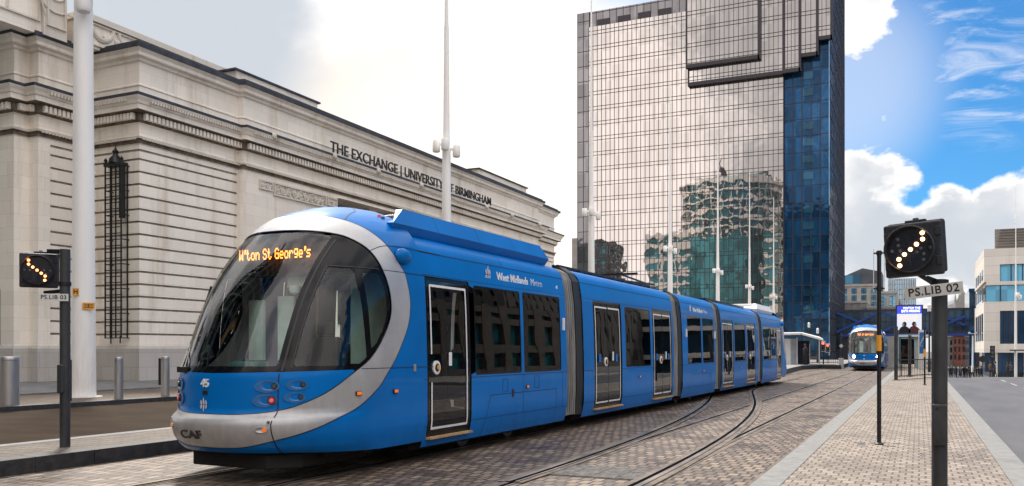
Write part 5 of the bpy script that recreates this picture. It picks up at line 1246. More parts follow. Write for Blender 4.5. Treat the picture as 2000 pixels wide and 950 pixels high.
# ================================================================== STREET POSTS
def thin_post(px, base, wpx, top, label, band=None, m='poleblk', brackets=False, name='post', z0=.066):
    p = at(px, base, z0); d = -math.sin(HEAD)*p.x+math.cos(HEAD)*p.y; r = wpx*d/3400; h = (base-top)*d/1700
    o = empty(name, p); tag(o, label, 'post'); b = MB(); b.cyl((0, 0, -.02), (0, 0, h), r, r, 16); b.build('pole', m, o, smooth=True)
    if band: b = MB(); b.cyl((0, 0, (base-band[1])*d/1700), (0, 0, (base-band[0])*d/1700), r*1.12, r*1.12, 16); b.build('band', 'yellow', o, smooth=True)
    if brackets:
        for z in (h-.04, h-.62): b = MB(); b.box(-.085, .085, -.012, .012, z-.012, z+.012); b.cyl((0, 0, z-.03), (0, 0, z+.03), r*1.35, r*1.35, 14); b.build('bracket', 'poleblk', o)
        for x in (-.082, .082): b = MB(); b.cyl((x, 0, h-.68), (x, 0, h+.03), .006, n=8); b.build('sensor_rod', 'white', o)
    b = MB(); b.lathe((0, 0, 0), [(r*2.1, -.01), (r*2.1, .012), (r*1.3, .03), (r, .03)], 14); b.build('foot', m, o)
    return o
thin_post(1717, 868, 8, 490, 'thin black post with an orange band standing on the paved platform', (655, 686), brackets=True)
thin_post(1806, 752, 3.4, 640, 'distant slim black post with a yellow band beside the blue information panel', (682, 698))
thin_post(1750, 743, 7, 638, 'thick grey post at the end of the platform railing', m='polegrey')
thin_post(1777, 736, 6, 655, 'second grey post of the platform railing, further right', m='polegrey')
thin_post(1760, 735, 2.6, 690, 'short black post between the two grey railing posts')
b = MB(); p = at(1750, 743, .06); q = at(1822, 738, .06); b.bar(p+Vector((0, 0, .0)), q+Vector((0, 0, .0)), .05); 
for z in (1.05, .2): b.bar(p+Vector((0, 0, z)), q+Vector((0, 0, z)), .05)
for i in range(24): r_ = p.lerp(q, i/23); b.bar(r_+Vector((0, 0, .1)), r_+Vector((0, 0, 1.05)), .02)
tag(b.build('railing', 'poleblk'), 'low black railing across the end of the platform', 'railing')
for i in range(14):
    rr_ = random.Random(i); a_ = rr_.uniform(0, 6.28); d_ = rr_.uniform(.12, .34); p_ = at(1717, 868, .062)
    bq = MB(); bq.obox(p_+Vector((math.cos(a_)*d_*1.3, math.sin(a_)*d_, .002)), (rr_.uniform(.05, .14), rr_.uniform(.03, .08), .008), Matrix.Rotation(rr_.uniform(-.2, .2), 3, 'Z'))
    if i == 0: pv, pf, pm_ = [], [], []
    k_ = len(pv); pv += bq.v; pf += [[q+k_ for q in f] for f in bq.f]; pm_ += bq.m
bq = MB(); bq.v, bq.f, bq.m = pv, pf, pm_; tag(bq.build('mortar_patch', 'kerb'), kind='structure')
# paving covers with triangular marks
b = MB(); p = at(1838, 892, .062)
for sx in (-.26, .26):
    for k in range(5): b.obox(p+Vector((sx+.02*(k % 2), -.32+k*.16, .003)), (.03, .07, .006))
tag(b.build('access_cover', 'kerb'), 'small inset paving cover marked by pale chips on the platform', 'access cover')
# lamp posts, traffic lights
def lamp_post(px, d, top, z0, label, m='poleblk', w_=.07, head='lantern'):
    x, y = at_d(px, d); o = empty('street_lamp', (x, y, z0)); tag(o, label, 'street lamp'); h = zpx(top, x, y)-z0; b = MB(); b.lathe((0, 0, 0), [(w_*1.5, 0), (w_*1.5, .9), (w_, 1.0), (w_*.7, h-.6), (.001, h-.6)], 12); b.build('pole', m, o, smooth=True)
    if head == 'lantern':
        b = MB(); b.lathe((0, 0, 0), [(.001, h-.62), (.12, h-.6), (.13, h-.15), (.001, h-.02)], 10); b.build('lantern', 'white', o, smooth=True)
    elif head == 'arms':
        b = MB(); b.box(-.6, .6, -.08, .08, h-.35, h-.25); b.box(-.6, -.3, -.15, .15, h-.3, h-.05); b.box(.3, .6, -.15, .15, h-.3, h-.05); b.build('lantern', m, o)
    return o
lamp_post(1580, 92, 629, 0, 'black lamp post with pale lantern behind the tram shelter')
lamp_post(1597, 88, 640, 0, 'shorter black lamp post with pale lantern right of the tram shelter roof')
lamp_post(1815, 62, 592, .06, 'black lamp post half hidden behind the near signal pole')
lamp_post(1900, 128, 648, rz(118), 'white lamp post with two short arms beside the crowd under the bridge', 'white', .14, 'arms')
def traffic_light(px, d, top, bot, z0, label, lit=True, w_=.30):
    x, y = at_d(px, d); o = empty('traffic_light', (x, y, z0)); tag(o, label, 'traffic light'); zt = zpx(top, x, y)-z0; zb_ = zpx(bot, x, y)-z0
    b = MB(); b.cyl((0, .1, 0), (0, .1, zt), .05, n=10); b.build('pole', 'poleblk', o, smooth=True)
    b = MB(); b.box(-w_*.62, w_*.62, .0, .02, zb_-.08, zt+.08); b.build('backing_board', 'white' if lit else 'poleblk', o)
    b = MB(); b.box(-w_*.5, w_*.5, -.18, -.002, zb_, zt); hd = b.build('housing', 'black', o, bevel=.02)
    n = 3; st = (zt-zb_)/n
    for k in range(n):
        z = zt-(k+.5)*st; b = MB(); b.lathe((0, -.18, z), [(.001, .01), (st*.36, .006), (st*.40, 0)], 14, '-y'); b.build('lamp', 'redlit' if (k == 0 and lit) else 'ledoff', hd)
        b = MB(); b.lathe((0, -.18, z), [(st*.42, 0), (st*.42, .12)], 12, '-y'); b.build('hood', 'black', hd)
traffic_light(1608, 80, 668, 686, 0, 'left traffic light of the pair showing red beside the shelter'); traffic_light(1617, 84, 673, 688, 0, 'right traffic light of the pair showing red, set slightly lower')
traffic_light(1938.5, 102, 677, 700, rz(95), 'dark traffic light on the right pavement before the pale building', False, .42)
# small diamond tram sign near the far tram
x, y = at_d(1643, 76); o = empty('tram_sign', (x, y, 0)); tag(o, 'small white diamond sign on a thin post left of the distant tram', 'sign'); b = MB(); b.cyl((0, 0, 0), (0, 0, 3.2), .03, n=8); b.build('pole', 'polegrey', o); b = MB(); b.obox((0, -.04, 2.0), (.26, .02, .26), Matrix.Rotation(R(45), 3, 'Y')); b.build('diamond_plate', 'sign', o); b = MB(); b.box(-.2, .2, -.1, .1, .0, .95); b.build('cabinet', 'sign', o); b = MB(); b.box(-.2, .2, -.03, .03, 2.7, 2.76); b.build('cross_arm', 'polegrey', o)
for (px, py) in ((1590, 0), (1618, 0), (1634, 0)): pass
# ================================================================== LEFT TRAM STOP
so = at(1560, 726, 0)
b = MB(); pts = [at(1530, 733, 0), at(1545, 728, 0), at(1565, 722.5, 0), at(1600, 720.5, 0), at(1642, 721, 0)]
poly = [(q.x, q.y) for q in pts]+[(pts[-1].x-1, pts[-1].y+45), (pts[-1].x-14, pts[-1].y+45), (pts[0].x-16, pts[0].y+22), (pts[0].x-6, pts[0].y)]
b.prism(poly, -.1, .34); tag(b.build('stop_platform', 'kerbdark', bevel=.03), kind='structure'); b = MB(); b.prism([(x, y+.35) for x, y in poly], .34, .346); tag(b.build('stop_paving', mat('stop_pavers', (.24, .23, .22), .8, 0, .15, 3)), kind='structure')
dS = 80.0
def P3(px, py, d): x, y = at_d(px, d); return Vector((x, y, 1.6+(685-py)*d/1700))
o = empty('tram_shelter', at_d(1565, dS)+(.346,)); tag(o, 'open white tram shelter with slanting flat roof at the left stop, behind the near tram', 'shelter'); Og = o.location.copy()
def sh(b, name, m, **k): b.v = [tuple(Vector(v)-Og) for v in b.v]; return b.build(name, m, o, **k)
b = MB(); a, c = P3(1526, 655, dS-4), P3(1608, 666, dS-6); a2, c2 = P3(1524, 653, dS+3), P3(1600, 661, dS+3); m1, m2 = P3(1565, 654, dS-3), P3(1566, 652.5, dS+3)
for q in (a, m1, c, c2, m2, a2): b.v.append(tuple(q))
for q in (a, m1, c, c2, m2, a2): b.v.append((q.x, q.y, q.z+.16))
b.f = [[5, 4, 1, 0], [4, 3, 2, 1], [6, 7, 10, 11], [7, 8, 9, 10], [0, 1, 7, 6], [1, 2, 8, 7], [2, 3, 9, 8], [3, 4, 10, 9], [4, 5, 11, 10], [5, 0, 6, 11]]; b.m = [0]*10; sh(b, 'roof', 'sign')
def panelq(b, pxa, pxb, ya, yb, d0, d1, th=.12):
    p0, p1 = P3(pxa, yb, d0), P3(pxb, yb, d1); z1 = P3(pxa, ya, d0).z; nrm = Vector((p1.y-p0.y, p0.x-p1.x, 0)).normalized()*th
    k = len(b.v); 
    for q in (p0, p1, p1-nrm, p0-nrm): b.v.append((q.x, q.y, .346))
    for q in (p0, p1, p1-nrm, p0-nrm): b.v.append((q.x, q.y, z1))
    b.f += [[k+3, k+2, k+1, k], [k+4, k+5, k+6, k+7]]+[[k+i, k+(i+1) % 4, k+4+(i+1) % 4, k+4+i] for i in range(4)]; b.m += [0]*6
b = MB(); panelq(b, 1524, 1543, 662, 717, dS-2, dS-2); sh(b, 'end_wall', 'white'); b = MB(); panelq(b, 1543.5, 1556, 662, 718, dS-1.6, dS-1.6); sh(b, 'glass_panel', mat('frosted_glass', (.42, .44, .46), .3))
b = MB(); panelq(b, 1557, 1582, 672, 717, dS+2, dS+2); sh(b, 'back_wall', 'whiteline')
b = MB(); panelq(b, 1558, 1581, 666, 673, dS+.5, dS+.5); db = sh(b, 'departure_board', 'black')
b = MB(); panelq(b, 1562, 1568, 694, 698, dS+1.8, dS+1.8, .02); 
b = MB(); q = P3(1565, 694, dS+1.75); b.obox(q, (.3, .03, .28)); sh(b, 'poster', 'red'); 
for yy in (680, 687): b = MB(); q = P3(1565, yy, dS+1.75); b.lathe(q, [(.001, .02), (.12, .02), (.12, 0)], 12, '-y'); sh(b, 'poster', 'blue_dark')
for px in (1557, 1600): b = MB(); q = P3(px, 700, dS-1); b.cyl((q.x, q.y, .346), (q.x, q.y, P3(px, 660, dS-1).z), .05, n=8); sh(b, 'column', 'white')
b = MB(); q0, q1 = P3(1556, 706, dS+1), P3(1566, 706, dS+1); b.bar(q0, q1, .3, .06); sh(b, 'bench', 'polegrey')
# stop railing
b = MB(); p, q = P3(1582, 700, dS+4), P3(1640, 700, dS+6)
for z in (.45, 1.4): b.bar((p.x, p.y, z), (q.x, q.y, z), .06)
for i in range(16): r_ = p.lerp(q, i/15); b.bar((r_.x, r_.y, .35), (r_.x, r_.y, 1.4), .05)
tag(b.build('railing', 'polegrey'), 'grey railing along the back of the left tram stop', 'railing')

# ================================================================== RIGHT TRAM STOP, BILLBOARD, PANEL
x0, y0 = at_d(1775, 76); o = empty('tram_shelter', (x0, y0, .06)); tag(o, 'glass and grey shelter under the advertising screen at the right stop', 'shelter')
b = MB(); b.box(-.8, 1.6, -1.2, 6, 2.72, 2.9); b.build('roof', 'sign', o); b = MB(); b.box(.45, 1.35, -.9, 5, .0, 2.72); b.build('end_wall', mat('pale_green_panel', (.30, .34, .32), .4), o)
b = MB(); b.box(-.72, .40, 3.9, 4.0, .3, 2.6); b.build('back_glass', 'frit', o)
b = MB(); b.box(-.62, .30, 3.8, 3.88, 1.0, 2.0); ps = b.build('poster', mat('brown_poster', (.16, .06, .03), .5, 0, .5, 3), o); b = MB(); b.lathe((-.2, 3.79, 1.5), [(.001, .01), (.25, .01), (.25, 0)], 14, '-y'); b.build('poster_disc', 'ink', ps)
b = MB(); b.box(-.75, .3, -.2, .1, .42, .5); b.build('bench', 'black', o)
x0, y0 = at_d(1776, 84); zt, zb_ = zpx(598, x0, y0), zpx(650, x0, y0); o = empty('advertising_screen', (x0, y0, .06)); tag(o, 'lit advertising screen with blue heading and two dark haired figures above the right shelter', 'billboard')
hw = 21.5*84/1700*1.02; zt -= .06; zb_ -= .06
b = MB(); b.box(-hw-.12, hw+.12, .02, .35, zb_-.1, zt+.1); b.build('frame', 'black', o)
b = MB(); b.box(-.12, .12, .1, .3, 0, zb_); b.build('post', 'poleblk', o); b = MB(); b.box(hw-.1, hw+.05, .1, .3, 0, zb_); b.build('post', 'poleblk', o)
M['scr'] = mat('screen_sky', (.45, .50, .62), .5, 0, .1, .8, emis=(.42, .50, .62), es=.55, col2=(.55, .45, .5)); M['scrh'] = mat('screen_heading', (.02, .03, .30), .5, emis=(.03, .05, .55), es=.7); M['scrt'] = mat('screen_letters', (.8, .82, .9), .5, emis=(.7, .75, 1), es=.8); M['scrp'] = mat('screen_title', (.6, .45, .3), .5, emis=(.7, .5, .3), es=.6)
b = MB(); b.box(-hw, hw, 0, .019, zb_, zt-.75); sc = b.build('screen', 'scr', o); b = MB(); b.box(-hw, hw, 0, .018, zt-.745, zt); sh_ = b.build('heading', 'scrh', o)
t = text_obj('heading_letters', 'WATCH THE', .26, 'scrt', sh_, (0.2, -.006, zt-.20), (R(90), 0, 0), .002, bold=.01); t = text_obj('heading_letters', 'BAFTA WINNING', .34, 'scrt', sh_, (.12, -.006, zt-.50), (R(90), 0, 0), .002, bold=.015); t.scale = (1.62/t.dimensions.x, 1, 1)
b = MB(); 
for k in range(8): b.box(-hw*.72+k*.19, -hw*.72+k*.19+.07, -.006, -.001, zt-1.5, zt-1.0); b.box(-hw*.72+k*.19, -hw*.72+k*.19+.14, -.006, -.001, zt-1.05-(.2*(k % 2)), zt-.98-(.2*(k % 2)))
b.build('title_pattern', 'scrp', sc)
b = MB(); b.prism([(-hw, zb_), (hw, zb_), (hw, zb_+.25), (0, zb_+.32), (-hw, zb_+.25)], 0, 1); b.v = [(v[0], -.004-.001*v[2], v[1]) for v in b.v]; b.build('screen_grass', mat('screen_green', (.08, .10, .06), .5, 0, .3, 3), sc)
for cx, m_, fm in ((-.42, (.010, .010, .012), -1), (.42, (.10, .02, .02), 1)):
    mm = mat('figure_cloth_'+('dark' if fm < 0 else 'wine'), m_, .8)
    b = MB(); P_ = [(-.48, 0), (-.46, .35), (-.30, .55), (-.12, .62), (.12, .62), (.32, .5), (.5, .3), (.55, 0)]; b.prism([(cx+x, zb_+y*1.0) for x, y in P_], 0, 1); b.v = [(v[0], -.008-.002*v[2], v[1]) for v in b.v]; b.build('figure_coat', mm, sc)
    b = MB(); b.prism([(cx+.19*math.cos(a*.5236), zb_+.82+.24*math.sin(a*.5236)) for a in range(12)], 0, 1); b.v = [(v[0], -.012-.002*v[2], v[1]) for v in b.v]; b.build('figure_hair', 'ink', sc)
    b = MB(); b.prism([(cx+.12*fm+.10*math.cos(a*.7854), zb_+.76+.15*math.sin(a*.7854)) for a in range(8)], 0, 1); b.v = [(v[0], -.016-.002*v[2], v[1]) for v in b.v]; b.build('figure_face', mat('figure_skin', (.35, .20, .14), .7), sc)
b = MB(); b.box(-hw-.1, hw*.9, -.3, .3, zb_-.42, zb_-.12); b.build('blue_fascia', 'blue_dark', o)
x0, y0 = at_d(1801, 70); o = empty('information_panel', (x0, y0, .06)); tag(o, 'tall white and blue information panel right of the shelter', 'information panel'); b = MB(); b.box(-.27, .27, 0, .12, 0, 3.2); b.build('board', 'sign', o); b = MB(); b.box(-.2, .2, -.01, -.002, 1.3, 3.0); mp = b.build('map', 'blue_dark', o); b = MB(); b.obox((.02, -.014, 2.4), (.10, .004, .9), Matrix.Rotation(R(25), 3, 'Y')); b.obox((-.05, -.014, 1.9), (.22, .004, .06)); b.build('map_lines', 'lens', mp)

# ================================================================== LINK BRIDGE
M['brglass'] = mirror_mat('bridge_glass', (.03, .07, .11), .12, .01, .5, .4, .4, (2, 2, 2))
YB = 232.0; xa, xb = tX(1619)+.3, at_Y(1912, YB); o = empty('link_bridge', (xa, YB, -2.5)); tag(o, 'dark glazed link bridge with blue crossed braces spanning the street behind the trams', 'bridge')
zt, zb_ = zpx(603, 0, YB)+2.5, zpx(652, 0, YB)+2.5; Lb = xb-xa
b = MB(); b.box(0, Lb, .2, 5, zb_+.6, zt-.5); b.build('glazing', 'brglass', o); b = MB(); b.box(-.02, Lb, 0, 5.2, zb_, zb_+.6); b.box(-.02, Lb, 0, 5.2, zt-.5, zt); b.build('deck', 'mull', o)
b = MB()
for i in range(26): x = Lb*i/25; b.box(x-.06, x+.06, .05, .2, zb_+.6, zt-.5)
b.box(0, Lb, .05, .2, (zb_+zt)/2-.08, (zb_+zt)/2+.08); b.build('mullion', 'mull', o)
b = MB(); M['brblue'] = mat('bridge_blue', (.010, .05, .26), .5)
n = 3
for i in range(n):
    x0 = Lb*i/n; x1 = Lb*(i+1)/n; b.bar((x0, -.3, zt-.6), (x1, -.3, zb_+.5), .45, .5); b.bar((x0, -.75, zb_+.5), (x1, -.75, zt-.6), .45, .5)
b.build('brace', 'brblue', o); b = MB(); b.box(1, Lb, -.5, 0, zb_-.6, zb_); b.build('lower_beam', 'brblue', o)
b = MB()
for px in (1648, 1905):
    x = at_Y(px, YB)-xa; b.box(x-.9, x+.9, .5, 4, 0, zb_)
b.build('column', 'mull', o)

# ================================================================== BACKGROUND BUILDINGS
def facade(px0, px1, ytop, Y, depth, m, label, wm, cols, rows, ybot=None, wz=.62, wx=.6, name='office_building', m2=None, fin=0):
    x0, x1 = at_Y(px0, Y), at_Y(px1, Y); z0 = -2.6; z1 = zpx(ytop, (x0+x1)/2, Y); o = empty(name, ((x0+x1)/2, Y, z0)); tag(o, label, 'building'); H = z1-z0; W2 = (x1-x0)/2
    b = MB(); b.box(-W2, W2, 0, depth, 0, H); b.build('wall', m, o)
    zlo = (zpx(ybot, 0, Y)-z0) if ybot else 1
    b = MB(); b.box(-W2-.1, W2+.1, -.35, .3, H-.6, H+.1); b.build('cornice', m2 or m, o)
    cw = 2*W2/cols; rh = (H-zlo-1)/rows
    for j in range(rows):
        for i in range(cols):
            cx = -W2+cw*(i+.5); cz = zlo+rh*(j+.5); fr = MB(); fr.box(cx-cw*wx/2, cx+cw*wx/2, -.06, -.002, cz-rh*wz/2, cz+rh*wz/2); f = fr.build('window', wm, o)
            g = MB(); g.box(cx-.08, cx+.08, -.12, -.061, cz-rh*wz/2, cz+rh*wz/2); g.box(cx-cw*wx/2, cx-.081, -.12, -.061, cz-.08, cz+.08); g.build('glazing_bar', 'mull', f)
    if fin:
        b = MB()
        for i in range(fin+1): x = -W2+2*W2*i/fin; b.box(x-.12, x+.12, -.5, -.13, zlo, H)
        b.build('fin', 'lens', o)
    return o
M['bg_stone'] = mat('pale_grey_stone', (.36, .34, .31), .8, 0, .12, .4); M['bg_blue'] = mirror_mat('pale_blue_glass', (.12, .30, .42), .08, .01, .3, .5, .5, (2.4, 2.4, 3)); M['bg_dark'] = mat('dark_roof_cladding', (.07, .08, .10), .6, .1, .2, .5)
M['bg_stone2'] = mat('weathered_concrete', (.24, .225, .205), .85, 0, .25, .6)
def plain(px0, px1, ytop, Y, depth, m, label, name='concrete_building', zb=-2.6, extra=None):
    x0, x1 = at_Y(px0, Y), at_Y(px1, Y); z1 = zpx(ytop, (x0+x1)/2, Y); o = empty(name, ((x0+x1)/2, Y, zb)); tag(o, label, 'building'); H = z1-zb; W2 = (x1-x0)/2
    b = MB(); b.box(-W2, W2, 0, depth, 0, H-.5); b.build('wall', m, o); b = MB(); b.box(-W2-.15, W2+.15, -.2, depth, H-.5, H); b.build('coping', 'bg_stone', o); return o, H, W2
facade(1640, 1716, 556, 310, 25, 'bg_stone', 'pale stone block with tall blue windows behind the link bridge', 'bg_blue', 4, 3, 600, .8, .55)
x0, x1 = at_Y(1640, 318), at_Y(1722, 318); b = MB(); zt = zpx(531, x0, 318); zl = zpx(558, x0, 318)
b.v = []; P_ = [(x0, zl-3), (x1, zl-3), (x1, zt-.5), (x0+(x1-x0)*.55, zt+.9), (x0, zt-2.2)]; n = 5
for yy in (318, 335): b.v += [(x, yy, z) for x, z in P_]
b.f = [list(range(4, -1, -1)), list(range(5, 10))]+[[k, (k+1) % n, n+(k+1) % n, n+k] for k in range(n)]; b.m = [0]*7
ro = b.build('roof_storey', 'bg_dark'); par = [q for q in bpy.data.objects if q.get('label', '').startswith('pale stone block with tall')][0]; ro.parent = par; ro.location = -par.location
b = MB(); b.box(x0+1, x0+(x1-x0)*.5, 317.6, 317.95, zl+.2, zl+3.4); b.v = [tuple(Vector(v)-par.location) for v in b.v]; b.build('window', 'bg_blue', par)
facade(1716, 1752, 570, 300, 25, 'bg_stone', 'stone block with blue window bays right of the thin black post', 'bg_blue', 2, 3, 600, .85, .62)
facade(1735, 1789, 545, 340, 25, 'bg_blue', 'tall glass office with white vertical fins behind the near signal', 'bg_dark', 6, 6, 610, .2, .8, fin=16)
plain(1640, 1694, 589, 262, 12, 'bg_stone2', 'low weathered concrete block above the link bridge, behind the distant tram'); plain(1694, 1752, 598, 258, 12, 'bg_stone', 'lower pale concrete parapet block right of the weathered one')
# old brick building with pitched roof and gothic gable behind the bridge
Y = 290; x0, x1 = at_Y(1838, Y), at_Y(1893, Y); o = empty('brick_hall', ((x0+x1)/2, Y, -2.6)); tag(o, 'old red brick hall with slate roof and pale gothic gable beyond the bridge', 'building'); W2 = (x1-x0)/2; zt = zpx(606, x0, Y)+2.6; zr = zpx(581, x0, Y)+2.6
M['oldbrick'] = mat('old_red_brick', (.22, .085, .06), .85, 0, .3, .8); M['slate'] = mat('slate_roof', (.16, .165, .18), .7, 0, .2, .6)
b = MB(); b.box(-W2, W2, 0, 14, 0, zt); b.build('wall', 'oldbrick', o); b = MB(); b.add([(-W2-.3, -.4, zt), (W2+.3, -.4, zt), (W2+.3, 7, zr+1), (-W2-.3, 7, zr-2), (W2+.3, 14.4, zt), (-W2-.3, 14.4, zt)], [(0, 1, 2, 3), (3, 2, 4, 5), (0, 3, 5), (1, 4, 2), (0, 5, 4, 1)]); b.build('roof', 'slate', o)
for i in range(4): b = MB(); cx = -W2+(i+.5)*2*W2/4.5; b.box(cx-.7, cx+.7, -.1, -.01, zt-4, zt-.6); b.build('window', 'bg_stone', o)
b = MB(); gx = W2*.55; b.prism([(gx-2, 0), (gx+2, 0), (gx+2, zt+2), (gx+.3, zt+5.4), (gx-.3, zt+5.4), (gx-2, zt+2)], 0, 1); b.v = [(v[0], -.8+v[2]*.7, v[1]) for v in b.v]; 
for sx in (-2, -1, 1, 2): b.lathe((gx+sx, -.5, zt+2), [(.3, 0), (.25, 1.6), (.001, 3.2)], 6)
b.build('gable', 'bg_stone', o)
# old brick terrace under the bridge
Y = 262; facade(1836, 1862, 655, Y, 10, 'bg_stone', 'cream old terrace front seen under the bridge', 'frit', 3, 3, 705, .6, .42, 'terrace_house'); facade(1862, 1886, 652, Y-2, 10, 'oldbrick', 'red brick old terrace front seen under the bridge', 'frit', 3, 3, 705, .6, .42, 'terrace_house')
facade(1893, 1906, 565, 205, 20, 'mirdark', 'narrow dark green glass block left of the pale corner building', 'brglass', 2, 5, 640, .8, .8)
# ---- pale stone building at the right
Y = 135; x0 = at_Y(1922, Y); x1 = x0+26; zb = -2.1; D = lambda py: zpx(py, x0, Y)-zb; o = empty('corner_building', (x0, Y, zb)); tag(o, 'pale stone clad corner building with blue glass windows at the far right', 'building'); W = x1-x0
M['pale'] = stone_mat('pale_cladding', (.72, .69, .645), (.8, .77, .72), bw=60, bh=1.27, joint=.03)
def cb(name, a, b_, za, zb_, m, y0_=0, y1_=1.0, par=o):
    q = MB(); q.box(a, b_, y0_, y1_, zb_, za); return q.build(name, m, par)
XP = lambda px: at_Y(px, Y)-x0
rows = [(487, 519), (553, 559), (589, 609), (672, 688)]
cb('wall', 0, W, D(487), D(518), 'pale', 0, 22); 
cb('wall', 0, XP(1953), D(518), D(551), 'pale', .001, 21.9); cb('wall', .3, W, D(551), D(548.5)*0+D(558), 'pale', 0, 22)
cb('wall', 0, W, D(590), D(608), 'pale', 0, 22); cb('wall', 0, XP(1953), D(608), D(672), 'pale', .001, 21.9); cb('wall', 0, W, D(672), D(689), 'pale', 0, 22)
cb('core', 1.0, W-.2, D(519), 0, 'brglass', 1.2, 21.5)
M['cbglass'] = mirror_mat('corner_blue_glass', (.10, .32, .48), .05, .01, .3, .55, .4, (1.4, 50, 3)); M['cbdark'] = mirror_mat('corner_dark_glass', (.02, .06, .13), .06, .01, .3, .5, .4, (1.4, 50, 3))
def win(px0, za, zb_, m, nx, w_m=None, y_=.35):
    a = XP(px0); b_ = w_m if w_m else a+5.6; q = MB(); q.box(a, b_, y_, y_+.1, D(zb_), D(za)); f = q.build('window', m, o); q = MB()
    q.box(a, b_, y_-.12, y_, D(za)-.08, D(za))
    for i in range(nx+1): x = a+(b_-a)*i/nx; q.box(max(a, x-.06), min(b_, x+.06), y_-.12, y_, D(zb_), D(za)-.07)
    q.build('mullion', 'mull', f)
win(1953, 518, 551, 'cbglass', 4, XP(1953)+5.4); cb('wall', XP(1953)+5.4, W, D(518), D(551), 'pale', .001, 21.9)
win(1925, 558, 590, 'cbglass', 7, XP(1925)+12.5); win(1953, 608, 672, 'cbdark', 3, XP(1981)); cb('wall', XP(1981), XP(1986), D(608), D(672), 'pale', .001, 1.1); win(1986, 608, 672, 'cbdark', 3, XP(1986)+3)
win(1924, 689, 727, 'cbdark', 9, 14, .6)
for i in range(5): q = MB(); q.cyl((1.5+i*3.4, .3, 0), (1.5+i*3.4, .3, D(689)), .16, n=12); q.build('column', 'pale', o, smooth=True)
q = MB(); q.prism([(XP(1945), 2), (W, 2), (W, 14), (XP(1945)+1.2, 14)], D(487), D(446)); q.build('roof_plant_screen', mat('grey_louvres', (.22, .20, .18), .8, 0, .2, 2, stretch=(.2, .2, 6)), o)
for k in range(7): q = MB(); z = D(487)+.4+k*.38; q.box(XP(1947)+.1*k, W, 1.9, 1.96, z, z+.05); q.build('louvre', 'mull', o)
# street side windows of the same building
for k in range(4):
    for j, (za, zz) in enumerate(((525, 545), (560, 585), (612, 665))): q = MB(); q.box(-.06, -.004, 2+k*4.6, 4.6+k*4.6, D(zz), D(za)); q.build('window', 'cbdark', o)
# canopy of the bus stop on the far right
x, y = at_d(1990, 96); co = empty('bus_canopy', (x, y, rz(y))); tag(co, 'flat grey canopy on white posts on the pavement at the right edge', 'canopy'); b = MB(); b.prism([(-.95, -.6), (2.6, -.9), (2.6, 1.2), (-.6, 1.0)], 2.95, 3.1); b.build('roof', 'polegrey', co); b = MB(); b.cyl((-.35, 0, 0), (-.35, 0, 2.95), .10, n=10); b.build('post', 'white', co); b = MB(); b.cyl((1.9, 0, 0), (1.9, 0, 2.95), .10, n=10); b.build('post', 'white', co)
x, y = at_d(1919, 112); o = empty('round_sign', (x, y, rz(y))); tag(o, 'dark round road sign seen from behind beside the corner building', 'road sign'); b = MB(); b.cyl((0, 0, 0), (0, 0, 2.3), .04, n=8); b.build('pole', 'poleblk', o); b = MB(); b.lathe((0, -.05, 2.35), [(.001, .02), (.42, .02), (.42, 0), (.001, 0)], 20, '-y'); b.build('disc', 'ink', o)

# ================================================================== PEOPLE
def person_mesh(stride, arm, coat, trouser, bag=False):
    me = bpy.data.meshes.new('person'); v = [(0, 0, .94), (0, 0, 1.18), (0, .01, 1.40), (0, 0, 1.50), (0, -.01, 1.60), (0, -.015, 1.72), (0, -.01, 1.78)]; e = [(0, 1), (1, 2), (2, 3), (3, 4), (4, 5), (5, 6)]; r = [.16, .155, .165, .06, .075, .10, .06]
    def ch(base, pts):
        p = base
        for (x, y, z, rr) in pts: v.append((x, y, z)); r.append(rr); e.append((p, len(v)-1)); p = len(v)-1
    for sx in (-1, 1):
        s = stride*sx; ch(0, [(.09*sx, 0, .86, .105), (.10*sx, -.10*s-.02, .48, .068), (.10*sx, -.20*s+.03, .09, .045), (.11*sx, -.20*s-.03, .04, .042), (.12*sx, -.20*s-.15, .03, .035)])
        ch(2, [(.19*sx, .01, 1.40, .065), (.24*sx, .03+arm*.0, 1.13, .048), (.22*sx, -.05-.22*arm, .95, .036), (.20*sx, -.08-.30*arm, .87, .038)])
    me.from_pydata(v, e, []); o = bpy.data.objects.new('tmp', me); COL.objects.link(o); sk = o.modifiers.new('s', 'SKIN'); 
    for i, rr in enumerate(r): me.skin_vertices[0].data[i].radius = (rr, rr*(.72 if i in (0, 1, 2) else 1))
    me.skin_vertices[0].data[0].use_root = True; o.modifiers.new('u', 'SUBSURF').levels = 1
    dg = bpy.context.evaluated_depsgraph_get(); m2 = bpy.data.meshes.new_from_object(o.evaluated_get(dg)); bpy.data.objects.remove(o)
    m2.materials.clear(); 
    for m_ in (coat, trouser, 'skin', 'ink'): m2.materials.append(M[m_])
    for p in m2.polygons:
        c = p.center; p.use_smooth = True
        p.material_index = 2 if c.z > 1.52 or (c.z < .93 and abs(c.x) > .17 and c.z > .75) else (0 if c.z > .80 else (1 if c.z > .10 else 3))
    m2.name = 'person'; return m2
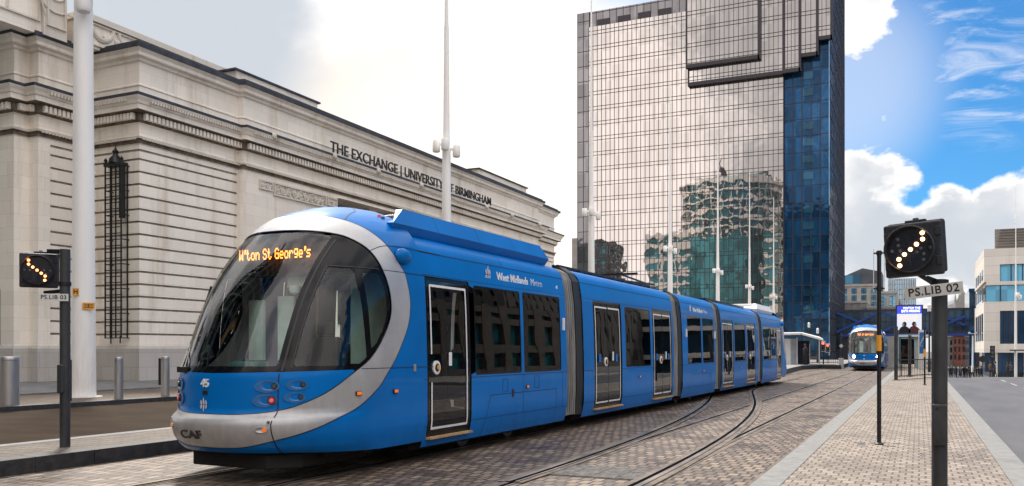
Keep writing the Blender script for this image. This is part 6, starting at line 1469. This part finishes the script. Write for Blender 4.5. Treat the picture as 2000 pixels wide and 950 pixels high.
M['skin'] = mat('skin', (.42, .25, .18), .6); M['coatA'] = mat('black_coat', (.014, .015, .018), .85, 0, .2, 5); M['coatB'] = mat('navy_coat', (.02, .028, .05), .85, 0, .2, 5); M['coatC'] = mat('grey_coat', (.07, .07, .075), .85, 0, .2, 5); M['coatD'] = mat('brown_jacket', (.12, .07, .04), .85, 0, .2, 5); M['trou'] = mat('dark_trousers', (.015, .016, .022), .9); M['hair'] = mat('dark_hair', (.02, .014, .01), .7)
pm = [person_mesh(.0, .1, 'coatA', 'trou'), person_mesh(.9, .3, 'coatB', 'trou'), person_mesh(.5, -.2, 'coatC', 'trou'), person_mesh(.7, .5, 'coatD', 'trou')]
hb = MB(); hb.lathe((0, .015, 1.70), [(.105, -.10), (.115, 0), (.105, .07), (.06, .12), (.001, .135)], 14); hb.v = [(x, y*1.1+.012, z) if y > -.05 else (x, y*.6-.012, z) for x, y, z in hb.v]
hair0 = hb.build('hair', 'hair', None, smooth=True); hme = hair0.data; bpy.data.objects.remove(hair0)
def person(x, y, z, rz, k, label, grp=None, sc=1.0):
    o = bpy.data.objects.new('person', pm[k]); COL.objects.link(o); o.location = (x, y, z); o.rotation_euler = (0, 0, rz); o.scale = (sc, sc, sc); tag(o, label, 'person', grp)
    h = bpy.data.objects.new('hair', hme); COL.objects.link(h); h.parent = o
    return o
x, y = at_d(1573, 75); person(x, y, .346, R(150), 0, 'person in dark coat seen from behind at the left tram shelter')
rnd = random.Random(4)
for i in range(15):
    px = 1856+i*4.3+rnd.uniform(-1, 1); d = 126+rnd.uniform(-3, 10); x, y = at_d(px, d); person(x, y, rz(y)-.085, rnd.uniform(0, 6.28), i % 3, 'person in dark clothes among the crowd crossing under the bridge', 'people crossing under the bridge', rnd.uniform(.92, 1.04))
for px, d, k, lb in ((1934, 100, 3, 'person in a brown jacket walking left of the dark traffic light'), (1943, 100, 1, 'person in navy coat just right of the dark traffic light'), (1968, 104, 0, 'person in black before the corner building, left of the white mast'), (1974, 105, 2, 'person in grey close to the white mast at the right')):
    x, y = at_d(px, d); person(x, y, rz(y)+.03, rnd.uniform(0, 6.28), k, lb)
